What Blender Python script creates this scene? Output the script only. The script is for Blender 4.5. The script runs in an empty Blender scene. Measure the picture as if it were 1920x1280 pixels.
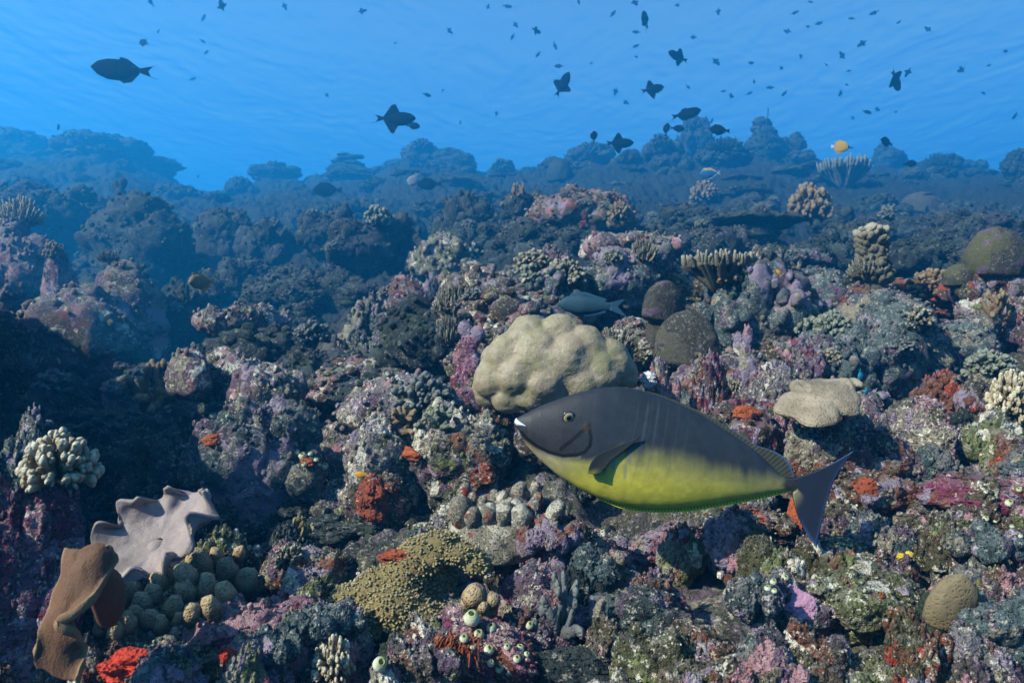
import bpy, bmesh, math, random
import numpy as np
from mathutils import Vector, Matrix, Euler

R = math.radians
sc = bpy.context.scene
C = sc.collection

# ------------------------------------------------------------------ camera
FPX = 1251.0                      # focal length in pixels of the 1920 px wide photograph
cam_d = bpy.data.cameras.new('camera')
cam_d.sensor_width = 36.0
cam_d.lens = 36.0 * FPX / 1920.0
cam_d.clip_start = 0.02
cam_d.clip_end = 1000.0
cam_d.dof.use_dof = True
cam_d.dof.focus_distance = 1.25
cam_d.dof.aperture_fstop = 9.0
cam = bpy.data.objects.new('camera', cam_d)
cam.location = (0, 0, 0)
cam.rotation_euler = (R(90), 0, 0)
C.objects.link(cam)
sc.camera = cam

# ------------------------------------------------------------------ world, sun, exposure
SUN_EL, SUN_AZ = 37.0, -122.0     # azimuth from the view direction, negative = to the left
world = bpy.data.worlds.new('World')
sc.world = world
world.use_nodes = True
wn = world.node_tree
wn.nodes.clear()
wo = wn.nodes.new('ShaderNodeOutputWorld')
wb = wn.nodes.new('ShaderNodeBackground')
ws = wn.nodes.new('ShaderNodeTexSky')
ws.sky_type = 'NISHITA'
ws.sun_disc = False
ws.sun_elevation = R(SUN_EL)
ws.sun_rotation = R(SUN_AZ)
wb.inputs['Strength'].default_value = 0.062
wn.links.new(ws.outputs[0], wb.inputs[0])
wn.links.new(wb.outputs[0], wo.inputs[0])

sun_d = bpy.data.lights.new('sun', 'SUN')
sun_d.energy = 5.0
sun_d.angle = R(0.6)
sun_d.color = (1.0, 0.84, 0.7)
sun = bpy.data.objects.new('sun', sun_d)
to_sun = Vector((math.sin(R(SUN_AZ)) * math.cos(R(SUN_EL)), math.cos(R(SUN_AZ)) * math.cos(R(SUN_EL)), math.sin(R(SUN_EL))))
sun.rotation_euler = to_sun.to_track_quat('Z', 'Y').to_euler()
sun.location = to_sun * 30
C.objects.link(sun)

sc.view_settings.view_transform = 'Standard'
sc.view_settings.look = 'None'
sc.view_settings.gamma = 1.0
sc.view_settings.exposure = 2.05
sc.view_settings.use_curve_mapping = False
sc.cycles.use_denoising = True
sc.cycles.adaptive_threshold = 0.03
sc.cycles.max_bounces = 4
sc.cycles.diffuse_bounces = 1
sc.cycles.volume_bounces = 0
sc.cycles.transparent_max_bounces = 8
sc.cycles.caustics_reflective = False
sc.cycles.caustics_refractive = False
sc.cycles.sample_clamp_indirect = 4.0

# ------------------------------------------------------------------ noise in numpy
def _h(ix, iy, iz, s):
    n = (ix.astype(np.int64) * 374761393 + iy.astype(np.int64) * 668265263 + iz.astype(np.int64) * 2147483647 + s * 974634777) & 0xFFFFFFFF
    n = ((n ^ (n >> 13)) * 1274126177) & 0xFFFFFFFF
    n = ((n ^ (n >> 16)) * 2246822519) & 0xFFFFFFFF
    n = n ^ (n >> 15)
    return (n & 0xFFFFFF).astype(np.float64) / 16777216.0

def vnoise(p, s=0):
    f = np.floor(p); t = p - f
    t = t * t * t * (t * (t * 6 - 15) + 10)
    i = f.astype(np.int64)
    r = 0
    for dx in (0, 1):
        wx = t[:, 0] if dx else 1 - t[:, 0]
        for dy in (0, 1):
            wy = t[:, 1] if dy else 1 - t[:, 1]
            for dz in (0, 1):
                wz = t[:, 2] if dz else 1 - t[:, 2]
                r = r + wx * wy * wz * _h(i[:, 0] + dx, i[:, 1] + dy, i[:, 2] + dz, s)
    return r * 2 - 1

def fbm(p, octs=4, s=0, gain=0.5):
    a, r, q = 1.0, 0, p
    for k in range(octs):
        r = r + a * vnoise(q, s + k * 17)
        q = q * 2.03 + 11.3
        a *= gain
    return r

def worley2(x, y, s=0):
    ix, iy = np.floor(x), np.floor(y)
    best = np.full(x.shape, 9.0); cid = np.zeros(x.shape)
    zz = np.zeros(x.shape)
    for dx in (-1, 0, 1):
        for dy in (-1, 0, 1):
            cx, cy = ix + dx, iy + dy
            a = _h(cx, cy, zz, s); b = _h(cx, cy, zz, s + 7); c = _h(cx, cy, zz, s + 13)
            rr = 0.65 + 0.6 * c
            d = ((cx + a - x) ** 2 + (cy + b - y) ** 2) / (rr * rr)
            m = d < best
            best = np.where(m, d, best); cid = np.where(m, c, cid)
    return np.sqrt(best), cid

def worley3(p, s=0):
    i = np.floor(p)
    best = np.full(len(p), 9.0); cid = np.zeros(len(p))
    for dx in (-1, 0, 1):
        for dy in (-1, 0, 1):
            for dz in (-1, 0, 1):
                c0, c1, c2 = i[:, 0] + dx, i[:, 1] + dy, i[:, 2] + dz
                d = (c0 + _h(c0, c1, c2, s) - p[:, 0]) ** 2 + (c1 + _h(c0, c1, c2, s + 5) - p[:, 1]) ** 2 + (c2 + _h(c0, c1, c2, s + 9) - p[:, 2]) ** 2
                m = d < best
                best = np.where(m, d, best); cid = np.where(m, _h(c0, c1, c2, s + 21), cid)
    return np.sqrt(best), cid

def mound(d):
    return np.sqrt(np.clip(1 - d * d, 0, 1))

def smooth(a, b, x):
    t = np.clip((x - a) / (b - a), 0, 1)
    return t * t * (3 - 2 * t)

# ------------------------------------------------------------------ mesh helpers
def mesh_np(name, v, faces, mat=None, flat=False):
    """v (n,3); faces = list of (m,k) integer arrays"""
    me = bpy.data.meshes.new(name)
    v = np.asarray(v, dtype=np.float32)
    fs = [np.asarray(f, dtype=np.int32) for f in faces if len(f)]
    me.vertices.add(len(v)); me.vertices.foreach_set('co', v.ravel())
    nl = sum(f.size for f in fs); npol = sum(len(f) for f in fs)
    me.loops.add(nl); me.polygons.add(npol)
    me.loops.foreach_set('vertex_index', np.concatenate([f.ravel() for f in fs]))
    st, o = [], 0
    for f in fs:
        st.append(o + np.arange(len(f)) * f.shape[1]); o += f.size
    me.polygons.foreach_set('loop_start', np.concatenate(st).astype(np.int32))
    me.update(calc_edges=True)
    me.validate()
    me.polygons.foreach_set('use_smooth', np.full(len(me.polygons), not flat))
    if mat: me.materials.append(mat)
    return me

def grid_faces(nr, ncol, wrap=False):
    i = np.arange(nr - 1)[:, None]; j = np.arange(ncol if wrap else ncol - 1)[None, :]
    j2 = (j + 1) % ncol
    a = i * ncol + j; b = i * ncol + j2; c = (i + 1) * ncol + j2; d = (i + 1) * ncol + j
    return np.stack([a, b, c, d], -1).reshape(-1, 4)

def merge(parts):
    """parts = [(v, [faces...])] -> v, faces"""
    vs, q, o = [], {}, 0
    for v, fs in parts:
        vs.append(v)
        for f in fs:
            q.setdefault(f.shape[1], []).append(f + o)
        o += len(v)
    return np.concatenate(vs), [np.concatenate(x) for x in q.values()]

def ico(sub):
    bm = bmesh.new(); bmesh.ops.create_icosphere(bm, subdivisions=sub, radius=1)
    v = np.array([x.co[:] for x in bm.verts]); f = np.array([[y.index for y in x.verts] for x in bm.faces])
    bm.free()
    return v, f
ICO = {k: ico(k) for k in (1, 2, 3, 4, 5, 6)}

def rotm(rx, ry, rz):
    return np.array(Euler((rx, ry, rz)).to_matrix())

def tube(pts, rad, n=8, cap=True):
    """tube along pts (k,3) with radii; rounded ends"""
    pts = np.asarray(pts, float); rad = np.asarray(rad, float)
    k = len(pts)
    tg = np.gradient(pts, axis=0); tg /= np.linalg.norm(tg, axis=1)[:, None] + 1e-9
    up = np.array([0.3, 0.2, 1.0]) if abs(tg[0] @ np.array([.28, .19, .94])) < .9 else np.array([1.0, 0.1, 0.0])
    rings, u = [], None
    ang = np.arange(n) * 2 * math.pi / n
    for i in range(k):
        if u is None: u = np.cross(tg[i], up)
        u = u - (u @ tg[i]) * tg[i]; u /= np.linalg.norm(u) + 1e-9
        w = np.cross(tg[i], u)
        rings.append((pts[i], u.copy(), w, tg[i], rad[i]))
    out = []
    def ring(p, u, w, r): return p + r * (np.cos(ang)[:, None] * u + np.sin(ang)[:, None] * w)
    p, u, w, t, r = rings[0]
    if cap: out += [ring(p - t * r * .55, u, w, r * .75)]
    for p, u, w, t, r in rings: out.append(ring(p, u, w, r))
    if cap:
        out += [ring(p + t * r * .5, u, w, r * .86), ring(p + t * r * .85, u, w, r * .5)]
        tip = p + t * r
    m = len(out)
    v = np.concatenate(out); f = [grid_faces(m, n, True)]
    if cap:
        v = np.concatenate([v, tip[None]])
        b = (m - 1) * n; j = np.arange(n)
        f.append(np.stack([b + j, b + (j + 1) % n, np.full(n, len(v) - 1)], -1))
    return v, f

def link(o, parent=None):
    C.objects.link(o)
    if parent: o.parent = parent
    return o

def obj(name, me, parent=None, mat=None):
    if mat is not None:
        if len(me.materials) == 0: me.materials.append(mat)
        o = bpy.data.objects.new(name, me)
        if me.materials[0] != mat:
            o.material_slots[0].link = 'OBJECT'; o.material_slots[0].material = mat
    else:
        o = bpy.data.objects.new(name, me)
    return link(o, parent)

def tag(o, label=None, cat=None, group=None, kind=None):
    if label: o['label'] = label
    if cat: o['category'] = cat
    if group: o['group'] = group
    if kind: o['kind'] = kind
    return o

def empty(name, loc=(0, 0, 0), rot=(0, 0, 0), scale=(1, 1, 1)):
    o = bpy.data.objects.new(name, None)
    o.location = loc; o.rotation_euler = rot; o.scale = scale
    o.empty_display_size = 0.02
    return link(o)

def copy_tree(o, parent=None):
    c = o.copy(); C.objects.link(c); c.parent = parent
    for ch in list(o.children): copy_tree(ch, c)
    return c

# ------------------------------------------------------------------ node helpers
class NT:
    def __init__(s, name):
        s.m = bpy.data.materials.new(name); s.m.use_nodes = True
        s.t = s.m.node_tree; s.t.nodes.clear()
        s.out = s.n('ShaderNodeOutputMaterial')
    def n(s, typ, **kw):
        x = s.t.nodes.new(typ)
        for k, v in kw.items(): setattr(x, k, v)
        return x
    def l(s, a, b): s.t.links.new(a, b)
    def set(s, sock, v):
        if hasattr(v, 'is_output') or isinstance(v, bpy.types.NodeSocket): s.l(v, sock)
        else: sock.default_value = v
    def pos(s, sx=1, sy=1, sz=1, obj=False):
        if obj: o = s.n('ShaderNodeTexCoord').outputs['Object']
        else: o = s.n('ShaderNodeNewGeometry').outputs['Position']
        if (sx, sy, sz) != (1, 1, 1):
            m = s.n('ShaderNodeMapping'); m.inputs['Scale'].default_value = (sx, sy, sz); s.l(o, m.inputs[0]); o = m.outputs[0]
        return o
    def pos_y(s):
        x = s.n('ShaderNodeSeparateXYZ'); s.l(s.pos(), x.inputs[0]); return x.outputs[1]
    def noise(s, vec, scale, detail=4, rough=.55, dist=0.0, col=False):
        x = s.n('ShaderNodeTexNoise'); s.l(vec, x.inputs['Vector'])
        x.inputs['Scale'].default_value = scale; x.inputs['Detail'].default_value = detail
        x.inputs['Roughness'].default_value = rough; x.inputs['Distortion'].default_value = dist
        return x.outputs['Color' if col else 'Fac']
    def vor(s, vec, scale, feat='F1', out='Distance', rnd=1.0):
        x = s.n('ShaderNodeTexVoronoi', feature=feat); s.l(vec, x.inputs['Vector'])
        x.inputs['Scale'].default_value = scale; x.inputs['Randomness'].default_value = rnd
        return x.outputs[out]
    def ramp(s, fac, stops, interp='LINEAR'):
        x = s.n('ShaderNodeValToRGB'); s.l(fac, x.inputs[0])
        cr = x.color_ramp; cr.interpolation = interp
        while len(cr.elements) < len(stops): cr.elements.new(0.5)
        for e, (p, c) in zip(cr.elements, stops):
            e.position = p; e.color = (c[0], c[1], c[2], 1) if not isinstance(c, (int, float)) else (c, c, c, 1)
        return x.outputs[0]
    def mix(s, fac, a, b, blend='MIX'):
        x = s.n('ShaderNodeMix', data_type='RGBA', blend_type=blend)
        s.set(x.inputs[0], fac)
        for k, v in ((6, a), (7, b)):
            if isinstance(v, (tuple, list)): v = (v[0], v[1], v[2], 1)
            s.set(x.inputs[k], v)
        return x.outputs[2]
    def math(s, op, a, b=None, c=None, clamp=False):
        x = s.n('ShaderNodeMath', operation=op, use_clamp=clamp)
        s.set(x.inputs[0], a)
        if b is not None: s.set(x.inputs[1], b)
        if c is not None: s.set(x.inputs[2], c)
        return x.outputs[0]
    def bump(s, h, strength=.5, dist=.01, nrm=None):
        x = s.n('ShaderNodeBump'); x.inputs['Strength'].default_value = strength; x.inputs['Distance'].default_value = dist
        s.l(h, x.inputs['Height'])
        if nrm: s.l(nrm, x.inputs['Normal'])
        return x.outputs[0]
    def bsdf(s, col, rough=.8, nrm=None, spec=.25, **kw):
        b = s.n('ShaderNodeBsdfPrincipled')
        if not isinstance(col, tuple): col = s.mix(1.0, col, (.8, .8, .8), 'MULTIPLY')
        s.set(b.inputs['Base Color'], (*col, 1) if isinstance(col, tuple) else col)
        s.set(b.inputs['Roughness'], rough)
        b.inputs['Specular IOR Level'].default_value = spec
        for k, v in kw.items(): s.set(b.inputs[k.replace('_', ' ')], v)
        if nrm: s.l(nrm, b.inputs['Normal'])
        s.l(b.outputs[0], s.out.inputs[0])
        return s.m
# ------------------------------------------------------------------ materials
PURPLE, LILAC, PINK, MAGENTA = (.105, .06, .10), (.27, .20, .27), (.36, .175, .2), (.17, .028, .06)
OLIVE, MOSS, GREY, BEIGE = (.065, .06, .025), (.14, .15, .05), (.14, .13, .125), (.25, .21, .155)
RUST, RED, DARK, CREAM = (.15, .045, .022), (.34, .045, .02), (.022, .021, .022), (.68, .6, .49)
BROWN, TEALG = (.085, .055, .035), (.075, .1, .1)

def crust(name, base, patches, amount=.35, white=.6, rough=.85, fine=1.0, rel=1.0, upper=False, silt=.6):
    t = NT(name)
    p0 = t.pos()
    w = t.noise(p0, 12, 1, .6, col=True)
    v = t.n('ShaderNodeVectorMath', operation='MULTIPLY_ADD')
    t.l(w, v.inputs[0]); v.inputs[1].default_value = (.11, .11, .11); t.l(p0, v.inputs[2])
    p = v.outputs[0]
    n1 = t.noise(p0, 3.2, 2, .6)
    n2 = t.noise(p0, 26 * fine, 4, .68)
    n3 = t.noise(p0, 160 * fine, 3, .75)
    k = t.math('MULTIPLY_ADD', n1, .75, t.math('MULTIPLY', n2, .6))
    k = t.math('SUBTRACT', k, .17, clamp=True)
    st = [(.28 + .44 * i / (len(base) - 1), c) for i, c in enumerate(base)]
    col = t.ramp(k, st)
    # encrusting patches with their own outlines
    for q, scale in enumerate((5.5 * fine, 13 * fine, 34 * fine)):
        cell = t.vor(p, scale, out='Color')
        sp = t.n('ShaderNodeSeparateColor'); t.l(cell, sp.inputs[0])
        pc = t.ramp(sp.outputs[1], [(i / len(patches), c) for i, c in enumerate(patches)], 'CONSTANT')
        m = t.math('GREATER_THAN', sp.outputs[0], 1 - amount * (.7, .75, .8)[q])
        m = t.math('MULTIPLY', m, t.ramp(n2, [(.36, 0), (.5, .95)] if q else [(.3, 0), (.37, .95)]))
        if q == 0: m0 = t.math('SUBTRACT', 1.0, t.math('MULTIPLY', m, .7))
        col = t.mix(m, col, pc)
    if silt:
        g = t.n('ShaderNodeNewGeometry'); sz = t.n('ShaderNodeSeparateXYZ'); t.l(g.outputs['Normal'], sz.inputs[0])
        sm = t.math('MULTIPLY', t.ramp(sz.outputs[2], [(.35, 0), (.85, silt)]), t.ramp(n2, [(.4, .2), (.6, 1)]))
        col = t.mix(sm, col, (.19, .18, .165))
    # mottling, pits with dark algae, pale grains
    col = t.mix(t.math('MULTIPLY', t.ramp(n3, [(.36, .95), (.5, 0)]), m0), col, (.016, .015, .013))
    col = t.mix(t.math('MULTIPLY', t.ramp(t.noise(p0, 95 * fine, 3, .8), [(.56, 0), (.64, white)]), m0), col, CREAM)
    h = t.math('ADD', t.math('MULTIPLY', n2, 1.0), t.math('MULTIPLY', n3, .45))
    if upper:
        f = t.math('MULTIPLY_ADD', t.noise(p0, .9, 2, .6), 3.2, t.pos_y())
        col = t.mix(t.ramp(t.math('MULTIPLY', f, .1), [(.36, 0), (.66, .92)]), col, (.008, .014, .014))  # far slope painted near black, imitating light lost with distance
    nrm = t.bump(h, .9 * rel, .022)
    nrm = t.bump(t.noise(p0, 330 * fine, 1, .7), .55 * rel, .005, nrm)
    return t.bsdf(col, rough, nrm, .2)

M = {}
M['mixed'] = crust('reef_rock_mixed', [DARK, OLIVE, BROWN, (.07, .06, .055), PURPLE, GREY], [LILAC, PINK, OLIVE, BEIGE, RUST, PURPLE, CREAM, MOSS], .42)
M['purple'] = crust('reef_rock_purple', [DARK, BROWN, PURPLE, GREY, LILAC], [LILAC, PINK, MAGENTA, PURPLE, BEIGE, RUST], .45)
M['pale'] = crust('reef_rock_pale', [DARK, BROWN, GREY, (.2, .16, .17), BEIGE, LILAC], [LILAC, PINK, BEIGE, CREAM, OLIVE, PURPLE], .45, .9)
M['rust'] = crust('reef_rock_rust', [DARK, BROWN, OLIVE, RUST, PURPLE], [RUST, RED, PURPLE, LILAC, BEIGE, OLIVE], .48)
M['green'] = crust('reef_rock_green', [DARK, OLIVE, MOSS, GREY, BEIGE], [MOSS, OLIVE, BEIGE, CREAM, RUST, LILAC], .45, .8)
M['magenta'] = crust('reef_rock_magenta', [DARK, MAGENTA, PURPLE, (.3, .09, .16), LILAC], [MAGENTA, PINK, LILAC, OLIVE, RUST], .5)
M['bluegrey'] = crust('reef_rock_bluegrey', [(.012, .02, .022), (.03, .045, .047), (.055, .085, .09), (.09, .115, .12), (.14, .16, .165)], [GREY, LILAC, BEIGE, TEALG, PURPLE], .35, .5, silt=.3)  # palette darkened towards teal to imitate light fading up the slope
M['dark'] = crust('reef_rock_dark', [(.005, .009, .010), (.009, .015, .016), (.015, .023, .021), (.026, .036, .037)], [(.014, .021, .022), (.022, .034, .02), (.028, .03, .045), (.04, .052, .05)], .3, .25, fine=.6, silt=.08)  # dim light and teal fading are put into this dark palette
M['far'] = crust('reef_rock_far_dimmed', [(.005, .009, .010), (.012, .02, .021), (.02, .031, .029), (.03, .043, .042)], [(.012, .02, .021), (.018, .028, .018), (.03, .042, .042)], .25, .12, fine=.22, rel=1.4, silt=.04)  # far reef: backlit shade and teal fading painted into the colour
M['bed'] = crust('reef_bed_crust', [(.01, .011, .011), (.02, .021, .02), OLIVE, (.06, .045, .03), (.07, .045, .075), (.13, .12, .115)], [PURPLE, OLIVE, BROWN, (.2, .17, .13), DARK, (.13, .1, .14)], .35, .4, upper=True, silt=.3)  # dark palette paints the shade of gaps between the rocks

def coral_mat(name, col, tip=None, pol=90, rel=.6, rough=.75, mott=.25, zr=None):
    t = NT(name)
    p = t.pos(); po = t.pos(obj=True)
    c = t.mix(t.ramp(t.noise(p, 14, 4, .6), [(.35, 0), (.65, 1)]), tuple(x * (1 - mott) for x in col), tuple(min(1, x * (1 + mott)) for x in col))
    if tip:
        sp = t.n('ShaderNodeAttribute', attribute_name='tip')
        c = t.mix(t.math('MULTIPLY', sp.outputs['Fac'], 1.0), c, tip)
    d = t.vor(p, pol)
    c = t.mix(t.ramp(d, [(.08, .55), (.35, 0)]), c, tuple(x * .45 for x in col))
    nrm = t.bump(t.math('ADD', t.ramp(d, [(.05, 0), (.5, 1)]), t.math('MULTIPLY', t.noise(p, pol * 2.5, 3, .6), .5)), rel, .55 / pol)
    return t.bsdf(c, rough, nrm, .25)

M['porites'] = None
t = NT('lobed_coral_skin')
p = t.pos()
c = t.mix(t.ramp(t.noise(p, 16, 4, .6), [(.4, 0), (.62, 1)]), (.25, .19, .125), (.2, .17, .085))
c = t.mix(t.ramp(t.noise(p, 30, 5, .7), [(.52, 0), (.7, .6)]), c, (.36, .28, .22))
c = t.mix(t.ramp(t.vor(p, 42), [(.05, .8), (.12, 0)]), c, (.36, .33, .28))
c = t.mix(t.ramp(t.noise(p, 120, 3, .6), [(.33, .5), (.45, 0)]), c, (.16, .13, .08))
c = t.mix(t.ramp(t.noise(p, 11, 5, .75), [(.63, 0), (.7, .75)]), c, (.11, .075, .05))
c = t.mix(t.ramp(t.noise(p, 45, 3, .7), [(.3, .6), (.4, 0)]), c, (.13, .1, .065))
M['porites'] = t.bsdf(c, .6, t.bump(t.math('ADD', t.noise(p, 70, 4, .6), t.math('MULTIPLY', t.vor(p, 230), .7)), .22, .006), .3)

M['tan'] = coral_mat('tan_coral', (.135, .085, .042), (.22, .155, .09))
M['brownknob'] = coral_mat('brown_knob_coral', (.17, .1, .045), (.36, .25, .14), 260, 1.0)
M['paleknob'] = crust('pale_knob_crust', [BROWN, BEIGE, (.36, .31, .24), CREAM], [CREAM, BEIGE, RED, CREAM, BEIGE, GREY], .35, .9, fine=1.6)
M['white'] = coral_mat('white_branch_coral', (.28, .21, .12), (.5, .43, .31), 160)
M['cream'] = coral_mat('cream_finger_coral', (.10, .085, .055), (.29, .25, .185), 120)
M['sage'] = coral_mat('sage_coral', (.12, .125, .09), (.2, .205, .155), 130)
M['greyfinger'] = coral_mat('grey_finger_coral', (.1, .1, .095), (.14, .14, .13), 170)
M['olivespike'] = coral_mat('olive_polyp_coral', (.14, .1, .038), (.32, .26, .13), 240, .8)
M['domecoral'] = crust('dome_coral', [(.02, .018, .014), (.035, .03, .023), (.045, .04, .03), (.07, .063, .05)], [OLIVE, (.05, .042, .03), (.07, .06, .045), PURPLE], .22, .2, rel=.6, silt=.08)
M['discbrown'] = coral_mat('brown_disc_coral', (.15, .11, .06), None, 260, .5)
M['leatherbrown'] = coral_mat('brown_leather_coral', (.115, .05, .022), (.24, .14, .07), 480, .5, .75, .3)
M['leathergrey'] = coral_mat('grey_leather_coral', (.25, .195, .185), None, 420, .45, .7, .25)
M['orange'] = coral_mat('orange_sponge', (.3, .065, .018), None, 200, .9)
M['redsponge'] = coral_mat('red_sponge', (.4, .03, .012), None, 150, 1.0, .8, .4)
M['rustsponge'] = coral_mat('rust_sponge', (.2, .04, .015), None, 120, 1.0, .8, .35)
M['yellow'] = coral_mat('yellow_sponge', (.6, .42, .03), None, 200, .8)
M['whitesponge'] = coral_mat('white_sponge', (.5, .5, .52), None, 160, 1.0)
M['capcoral'] = coral_mat('rimmed_cap_coral', (.24, .185, .125), None, 200, .7, .7, .35)
M['squirt'] = coral_mat('sea_squirt_skin', (.52, .5, .4), (.22, .25, .06), 500, .3, .45, .1)
M['mouth'] = coral_mat('dark_opening', (.02, .03, .01), None, 300, .2)
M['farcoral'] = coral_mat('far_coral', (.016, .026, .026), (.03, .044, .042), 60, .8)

# ------------------------------------------------------------------ the reef slope
YK = np.log(np.array([.5, .7, .9, 1.1, 1.4, 1.8, 2.4, 3.4, 5.5, 9.5, 16, 25, 36]))
PXK = np.array([-300, 0, 250, 500, 750, 1000, 1250, 1500, 1750, 1920, 2300.])
PY = np.array([
 [1400, 1100, 700, 430, 300, 260, 280, 330, 400, 430, 410, 360, 340],  # unseen left wall, raised to cast shade over the hollow
 [1500, 1290, 1120, 990, 960, 930, 880, 800, 670, 500, 420, 365, 345],
 [1550, 1300, 1140, 1040, 1000, 965, 905, 815, 690, 500, 410, 365, 350],
 [1550, 1310, 1180, 1100, 1020, 930, 840, 720, 600, 480, 405, 375, 355],
 [1550, 1310, 1190, 1090, 1000, 870, 745, 635, 535, 445, 390, 360, 345],
 [1550, 1310, 1190, 1090, 960, 810, 670, 575, 485, 415, 375, 350, 335],
 [1550, 1310, 1180, 1080, 970, 830, 685, 575, 485, 415, 370, 345, 325],
 [1550, 1310, 1160, 1050, 935, 805, 685, 575, 485, 415, 370, 345, 325],
 [1550, 1310, 1140, 1020, 885, 765, 665, 565, 485, 420, 375, 350, 335],
 [1550, 1300, 1110, 990, 855, 735, 645, 550, 475, 415, 370, 345, 335],
 [1500, 1250, 1050, 930, 800, 700, 620, 530, 460, 400, 360, 335, 325.]])

# how high the far ridge stands along its length
CPX = [-300, 0, 60, 130, 200, 270, 330, 385, 450, 560, 650, 700, 760, 860, 905, 1000, 1100, 1200, 1300, 1400, 1480, 1560, 1650, 1750, 1850, 1920, 2300]
CPY = [300, 300, 292, 290, 272, 305, 340, 362, 346, 336, 326, 332, 306, 308, 335, 328, 310, 298, 286, 282, 300, 326, 318, 320, 334, 322, 310]
def base_py(px, Y):
    ly = np.log(np.clip(Y, .5, 36))
    cols = np.stack([np.interp(ly, YK, row) for row in PY])          # (11, n)
    q = np.clip(px, -300, 2299.9)
    i = np.clip(np.searchsorted(PXK, q, side='right') - 1, 0, len(PXK) - 2)
    f = (q - PXK[i]) / (PXK[i + 1] - PXK[i]); f = f * f * (3 - 2 * f)
    n = np.arange(len(px))
    r = cols[i, n] * (1 - f) + cols[i + 1, n] * f
    w = smooth(math.log(13), math.log(27), ly)
    return r * (1 - w) + (np.interp(px, CPX, CPY) + 20) * w

def base_z(x, y):
    yy = np.maximum(y, .45)
    z = (640 - base_py(960 + FPX * x / yy, yy)) / FPX * np.minimum(yy, 36)
    z = np.where(y > 36, z - (y - 36) * .35, z)
    return np.maximum(z, -1.2)

def reef_z(x, y):
    yy = np.maximum(y, .3)
    z = base_z(x, y) - np.minimum(.045 * yy + .105, .5) * (1 - .7 * smooth(8, 20, yy))
    wx = x + .12 * vnoise(np.stack([x * 4, y * 4, x * 0], -1), 3)
    wy = y + .12 * vnoise(np.stack([x * 4, y * 4, x * 0 + 5], -1), 4)
    for L, a, lim, s in ((4.2, .8, .018, 6), (1.3, .38, .045, 1), (.5, .15, .035, 2), (.2, .062, .028, 3), (.085, .026, .018, 4), (.036, .011, .009, 5)):
        d, c = worley2(wx / L, wy / L, s * 31)
        amp = np.minimum(a, lim * yy)
        z = z + amp * (mound(d) * (.4 + .9 * c) - .45)
    z = z + .02 * np.minimum(yy, 3) * fbm(np.stack([x * 9, y * 9, x * 0], -1), 4, 40)
    return z

def solve(px, py):
    """distance at which the smooth slope is seen at that pixel"""
    Y = np.exp(np.linspace(math.log(.55), math.log(36), 900))
    b = base_py(np.full(900, float(px)), Y)
    k = np.argmax(b <= py)
    return float(Y[k]) if b[k] <= py else 34.0

def at(px, py, Y):
    return Vector(((px - 960) / FPX * Y, Y, (640 - py) / FPX * Y))

NR, NCc = 680, 800
ys = np.exp(np.linspace(math.log(.38), math.log(46), NR))
tt = np.linspace(-1, 1, NCc); tt = 1.35 * (0.62 * tt + .38 * tt ** 3)
X = tt[None, :] * (ys[:, None] + .12); Yg = np.repeat(ys[:, None], NCc, 1)
Z = reef_z(X.ravel(), Yg.ravel()).reshape(X.shape)
edge = np.clip((np.abs(tt)[None, :] - 1.2) / .15, 0, 1) + np.clip((ys[:, None] - 41) / 5, 0, 1)
Z = Z - 2.2 * np.clip(edge, 0, 1) ** 2
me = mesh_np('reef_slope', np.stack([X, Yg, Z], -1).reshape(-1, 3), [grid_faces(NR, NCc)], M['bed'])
o = tag(obj('reef_slope', me), 'rugged reef slope crusted with algae and coralline growth', 'reef', kind='structure')

n = 150
gx = np.linspace(-1, 1, n); gx = 135 * np.sign(gx) * np.abs(gx) ** 2.2
GX, GY = np.meshgrid(gx, gx + 3)
GZ = base_z(GX.ravel() * .98, np.clip(GY.ravel(), .45, 70)).reshape(GX.shape)
GZ = np.where(GY < .45, -.42, GZ) - .3 - .05 * np.hypot(GX, GY)
GZ = np.maximum(GZ + .25 * vnoise(np.stack([GX.ravel() * .6, GY.ravel() * .6, GX.ravel() * 0], -1), 9).reshape(GX.shape) * np.clip(np.hypot(GX, GY) / 8 - .3, 0, 1), -3.0)
inner = (np.abs(GX) < 1.25 * (GY + .1)) & (GY > .6) & (GY < 40)
GZ = np.where(inner, GZ - 1.2, GZ)
me = mesh_np('sea_floor', np.stack([GX, GY, GZ], -1).reshape(-1, 3), [grid_faces(n, n)], M['dark'])
tag(obj('sea_floor', me), 'dark sea floor running off round the reef', 'sea floor', kind='structure')

# ------------------------------------------------------------------ the sea surface seen from below, and the water itself
SURF = 11.8
t = NT('sea_surface')
lw = t.n('ShaderNodeLayerWeight'); lw.inputs['Blend'].default_value = .5
colr = t.ramp(lw.outputs['Facing'], [(.45, (1, 1, 1)), (.6, (.8, .94, 1)), (.74, (.42, .7, 1)), (.88, (.13, .44, .97)), (1.0, (.02, .2, .8))])
tr = t.n('ShaderNodeBsdfTransparent'); t.l(colr, tr.inputs[0])
t.l(tr.outputs[0], t.out.inputs[0])
def ripple(x, y):
    q = np.stack([x, y * .6, x * 0], -1) * .5
    q = q + np.stack([.35 * vnoise(q * .8, 72), .35 * vnoise(q * .8, 73), x * 0], -1)
    return .85 * (.018 * vnoise(q * .5, 71) + .028 * vnoise(q * 1.3, 70) + .026 * vnoise(q * 2.9, 74) + .016 * vnoise(q * 5.7, 75))
nr, nc = 640, 760
ys = np.concatenate([np.linspace(-132, 14, 60)[:-1], np.exp(np.linspace(math.log(14), math.log(140), nr - 59))])
tt = np.linspace(-1, 1, nc); tt = .62 * tt + .38 * tt ** 5
wd = np.maximum(ys * 1.15, 130 - 105 * smooth(-70, 14, ys))
X = tt[None, :] * wd[:, None] * 1.3; Yg = np.repeat(ys[:, None], nc, 1)
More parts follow.
